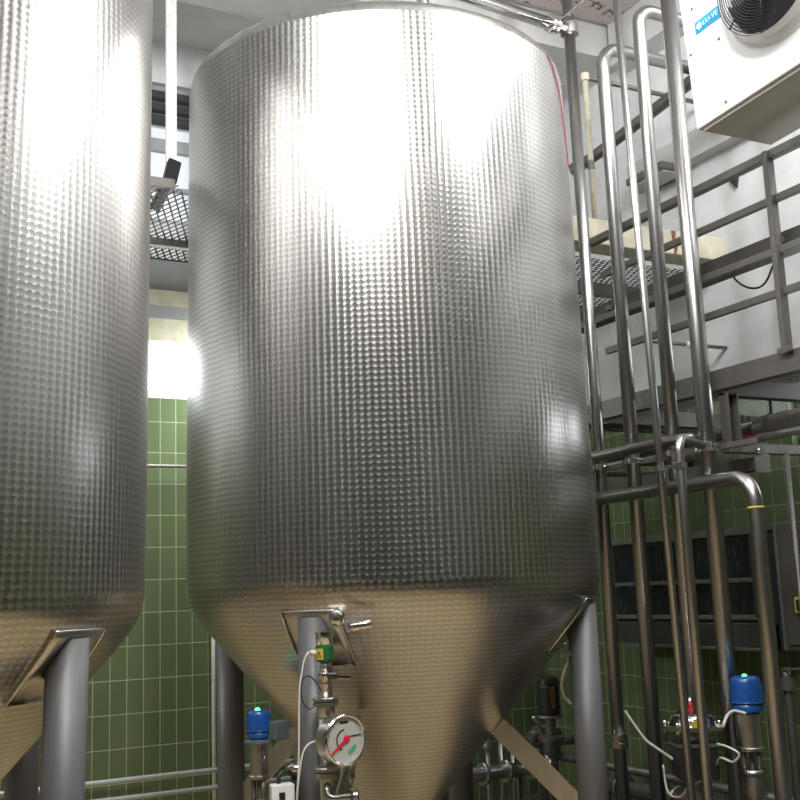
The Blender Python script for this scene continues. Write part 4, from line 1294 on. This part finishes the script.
arc_strip(0.38, 0.44, 95, 245, 0.0012).build('inner_arc', 'black', dl)
arc_strip(0.46, 0.62, 285, 335, 0.0012).build('green_arc', 'dialgreen', dl)
tk = MB()
for k in range(28):
    a = radians(225 - 270 * k / 27); r0 = 0.74 if k % 3 == 0 else 0.79
    tk.prism([gp(r0 * cos(a) - 0.008 * sin(a), r0 * sin(a) + 0.008 * cos(a)), gp(0.85 * cos(a) - 0.008 * sin(a), 0.85 * sin(a) + 0.008 * cos(a)), gp(0.85 * cos(a) + 0.008 * sin(a), 0.85 * sin(a) - 0.008 * cos(a)), gp(r0 * cos(a) + 0.008 * sin(a), r0 * sin(a) - 0.008 * cos(a))], gax * 0.0004)
tk.build('scale_ticks', 'greylid', dl)
MB().prism([gp(-0.25, 0.66), gp(0.17, 0.66), gp(0.17, 0.76), gp(-0.25, 0.76)], gax * 0.0005).build('maker_bar', 'black', dl)
MB().prism([gp(-0.72, -0.46, 0.003), gp(-0.68, -0.52, 0.003), gp(0.25, 0.02, 0.003), gp(0.20, 0.16, 0.003), gp(-0.05, 0.02, 0.003)], gax * 0.001).build('red_needle', 'needle', pg)
MB().prism([gp(0.05, 0.10, 0.002), gp(0.8, 0.13, 0.002), gp(0.8, 0.165, 0.002), gp(0.05, 0.15, 0.002)], gax * 0.0006).build('black_pointer', 'black', pg)
MB().lathe(gp(0.06, 0.05), [(rg * 0.14, 0), (rg * 0.14, 0.004), (rg * 0.06, 0.006)], gax, 24).build('needle_boss', 'needle', pg)
MB().tube([gb - gax * 0.08, gb - gax * 0.12, Vector((sx, sy, gb.z - 0.005))], 0.02, 0.02).build('stem', 'steel', pg)

# pale cables beside the front leg
S_ = lambda px, py, dy=0.0: at(px, py, 'Y', YS - 0.05 + dy)
cable('sensor_cable', [wrap(-1.35, Z(652), 0.06), S_(308, 653), S_(304, 661), S_(302, 672), S_(299.5, 690), S_(299, 730), S_(298.5, 770), S_(297, 800), S_(296, 850)], 0.0042, 'cable', 'pale cable curving from the sensor head down the front leg')
cable('sensor_cable', [gb - gax * 0.083 - gr_ * 0.03, S_(313, 742), S_(306, 747), S_(302, 757), S_(299, 778), S_(297, 800), S_(295, 850)], 0.0040, 'cable', 'pale cable curving from the back of the dial gauge')
cable('sensor_cable', [Vector((sx - 0.03, sy - 0.02, Z(690))), S_(316, 682), S_(309, 676), S_(303, 679), S_(301, 692), S_(304, 704), S_(310, 709), S_(316, 705)], 0.0030, 'darkcable', 'thin dark loop of cable across the front leg')

# capped pipe stub on the cone beside the doubler plate
zz = MB(); zz.lathe(at(337, 618, 'Y', 4.27), [(0.03, -0.02), (0.034, 0.0), (0.03, 0.018), (0.012, 0.03)], (right * 0.6 + tw * 0.8), 20)
tag(zz.build('inspection_cap', 'polished', loc=at(337, 618, 'Y', 4.27)), 'shiny round cap on the cone above the sensor', 'cap')
q0_, q1_ = at(354, 627, 'Y', 4.25), at(370, 624, 'Y', 4.24)
zz = MB(); zz.lathe(q0_, [(0.020, -0.03), (0.020, (q1_ - q0_).length), (0.012, (q1_ - q0_).length + 0.008)], (q1_ - q0_), 20)
tag(zz.build('pipe_stub', 'polished', loc=q0_), 'short shiny pipe stub on the cone pointing right', 'pipe')

# disc valve and small boxed motor at the lower left of the front leg
c = at(299, 767, 'Y', 4.72)
dv2 = thing('disc_valve', 'small polished disc valve left of the front leg', 'valve', (c.x, c.y, 0))
MB().lathe(c, [(0.02, 0.10), (0.028, 0.10), (0.028, 0.045), (0.02, 0.04), (0.02, 0.03)], seg=24).build('stem', 'steel', dv2)
MB().lathe(c, [(0.022, 0.035), (0.05, 0.02), (0.064, 0.004), (0.064, -0.008), (0.05, -0.016), (0.03, -0.025)], seg=36, sharp=False).build('disc', 'polished', dv2)
MB().lathe(c, [(0.032, -0.02), (0.032, -0.09), (0.05, -0.095), (0.05, -0.115), (0.03, -0.12), (0.03, -c.z)], seg=28).build('body', 'darksteel', dv2)
c = at(282, 796, 'Y', 4.50)
mx = thing('valve_motor', 'white and black boxed valve motor at the bottom left of the leg', 'motor', (c.x, c.y, 0))
Rz_ = Matrix.Rotation(radians(-10), 3, 'Z')
MB().box(c, (0.10, 0.06, 0.10), Rz_, 0.006).build('white_cover', 'white', mx)
MB().box(c + Vector((0.062, 0.01, 0.004)), (0.032, 0.07, 0.105), Rz_, 0.006).build('black_side', 'black', mx)
MB().box(c + Vector((-0.012, -0.034, 0.005)), (0.025, 0.006, 0.03), Rz_).build('square_socket', 'black', mx)
MB().tube([c + Vector((-0.01, 0.01, 0.05)), c + Vector((-0.01, 0.01, 0.085)), c + Vector((0.04, 0.02, 0.10)), c + Vector((0.075, 0.03, 0.05))], 0.009, 0.03).build('hose', 'darkcable', mx)
MB().lathe((c.x, c.y + 0.01, c.z - 0.05), [(0.03, 0), (0.03, -0.04), (0.018, -0.05), (0.018, -(c.z - 0.05))], seg=20).build('stand', 'darksteel', mx)
q0 = at(255, 690, 'Y', 4.96)

# ------------------------------------------------------------------ light
def area(name, loc, aim, sx_, sy_, power, col=(1, 1, 1)):
    l = bpy.data.lights.new(name, 'AREA')
    l.shape = 'RECTANGLE'; l.size = sx_; l.size_y = sy_; l.energy = power; l.color = col
    o = bpy.data.objects.new(name, l); COL.objects.link(o)
    o.location = loc
    o.rotation_euler = (Vector(aim) - Vector(loc)).to_track_quat('-Z', 'Y').to_euler()
    return o


area('flood_left_of_aisle', (0.0, 2.2, 5.35), (1.3, 6.5, 4.6), 0.3, 1.1, 80, (0.98, 0.99, 1.0))
area('flood_right_of_aisle', (3.3, 2.5, 5.35), (4.2, 6.5, 4.7), 0.3, 1.1, 72, (0.98, 0.99, 1.0))
area('lamp_over_walkway', (4.75, 2.4, 5.7), (4.75, 2.6, 0), 0.25, 2.0, 60, (0.98, 0.99, 1.0))
area('floor_bounce_fill', (0.9, 1.2, 5.75), (1.2, 2.4, 0), 0.3, 1.8, 130, (1.0, 0.96, 0.9))  # added fill, brightens the floor that the cones reflect
area('lamp_left_end', (-2.6, 6.6, 3.6), (0.5, 6.6, 1.0), 0.15, 1.2, 60, (0.97, 1.0, 0.98))
area('hidden_tile_fill', (2.9, 7.25, 3.40), (2.1, 7.85, 2.2), 0.08, 0.6, 28, (0.95, 1.0, 0.96))  # added out of sight to brighten the tiles below the window
w = bpy.data.worlds.new('world'); S.world = w
w.use_nodes = True
w.node_tree.nodes['Background'].inputs[0].default_value = (0.5, 0.55, 0.6, 1)
w.node_tree.nodes['Background'].inputs[1].default_value = 0.3

S.view_settings.view_transform = 'Standard'
S.view_settings.look = 'None'
S.view_settings.gamma = 1.0
S.view_settings.use_curve_mapping = False
S.view_settings.exposure = 0.6
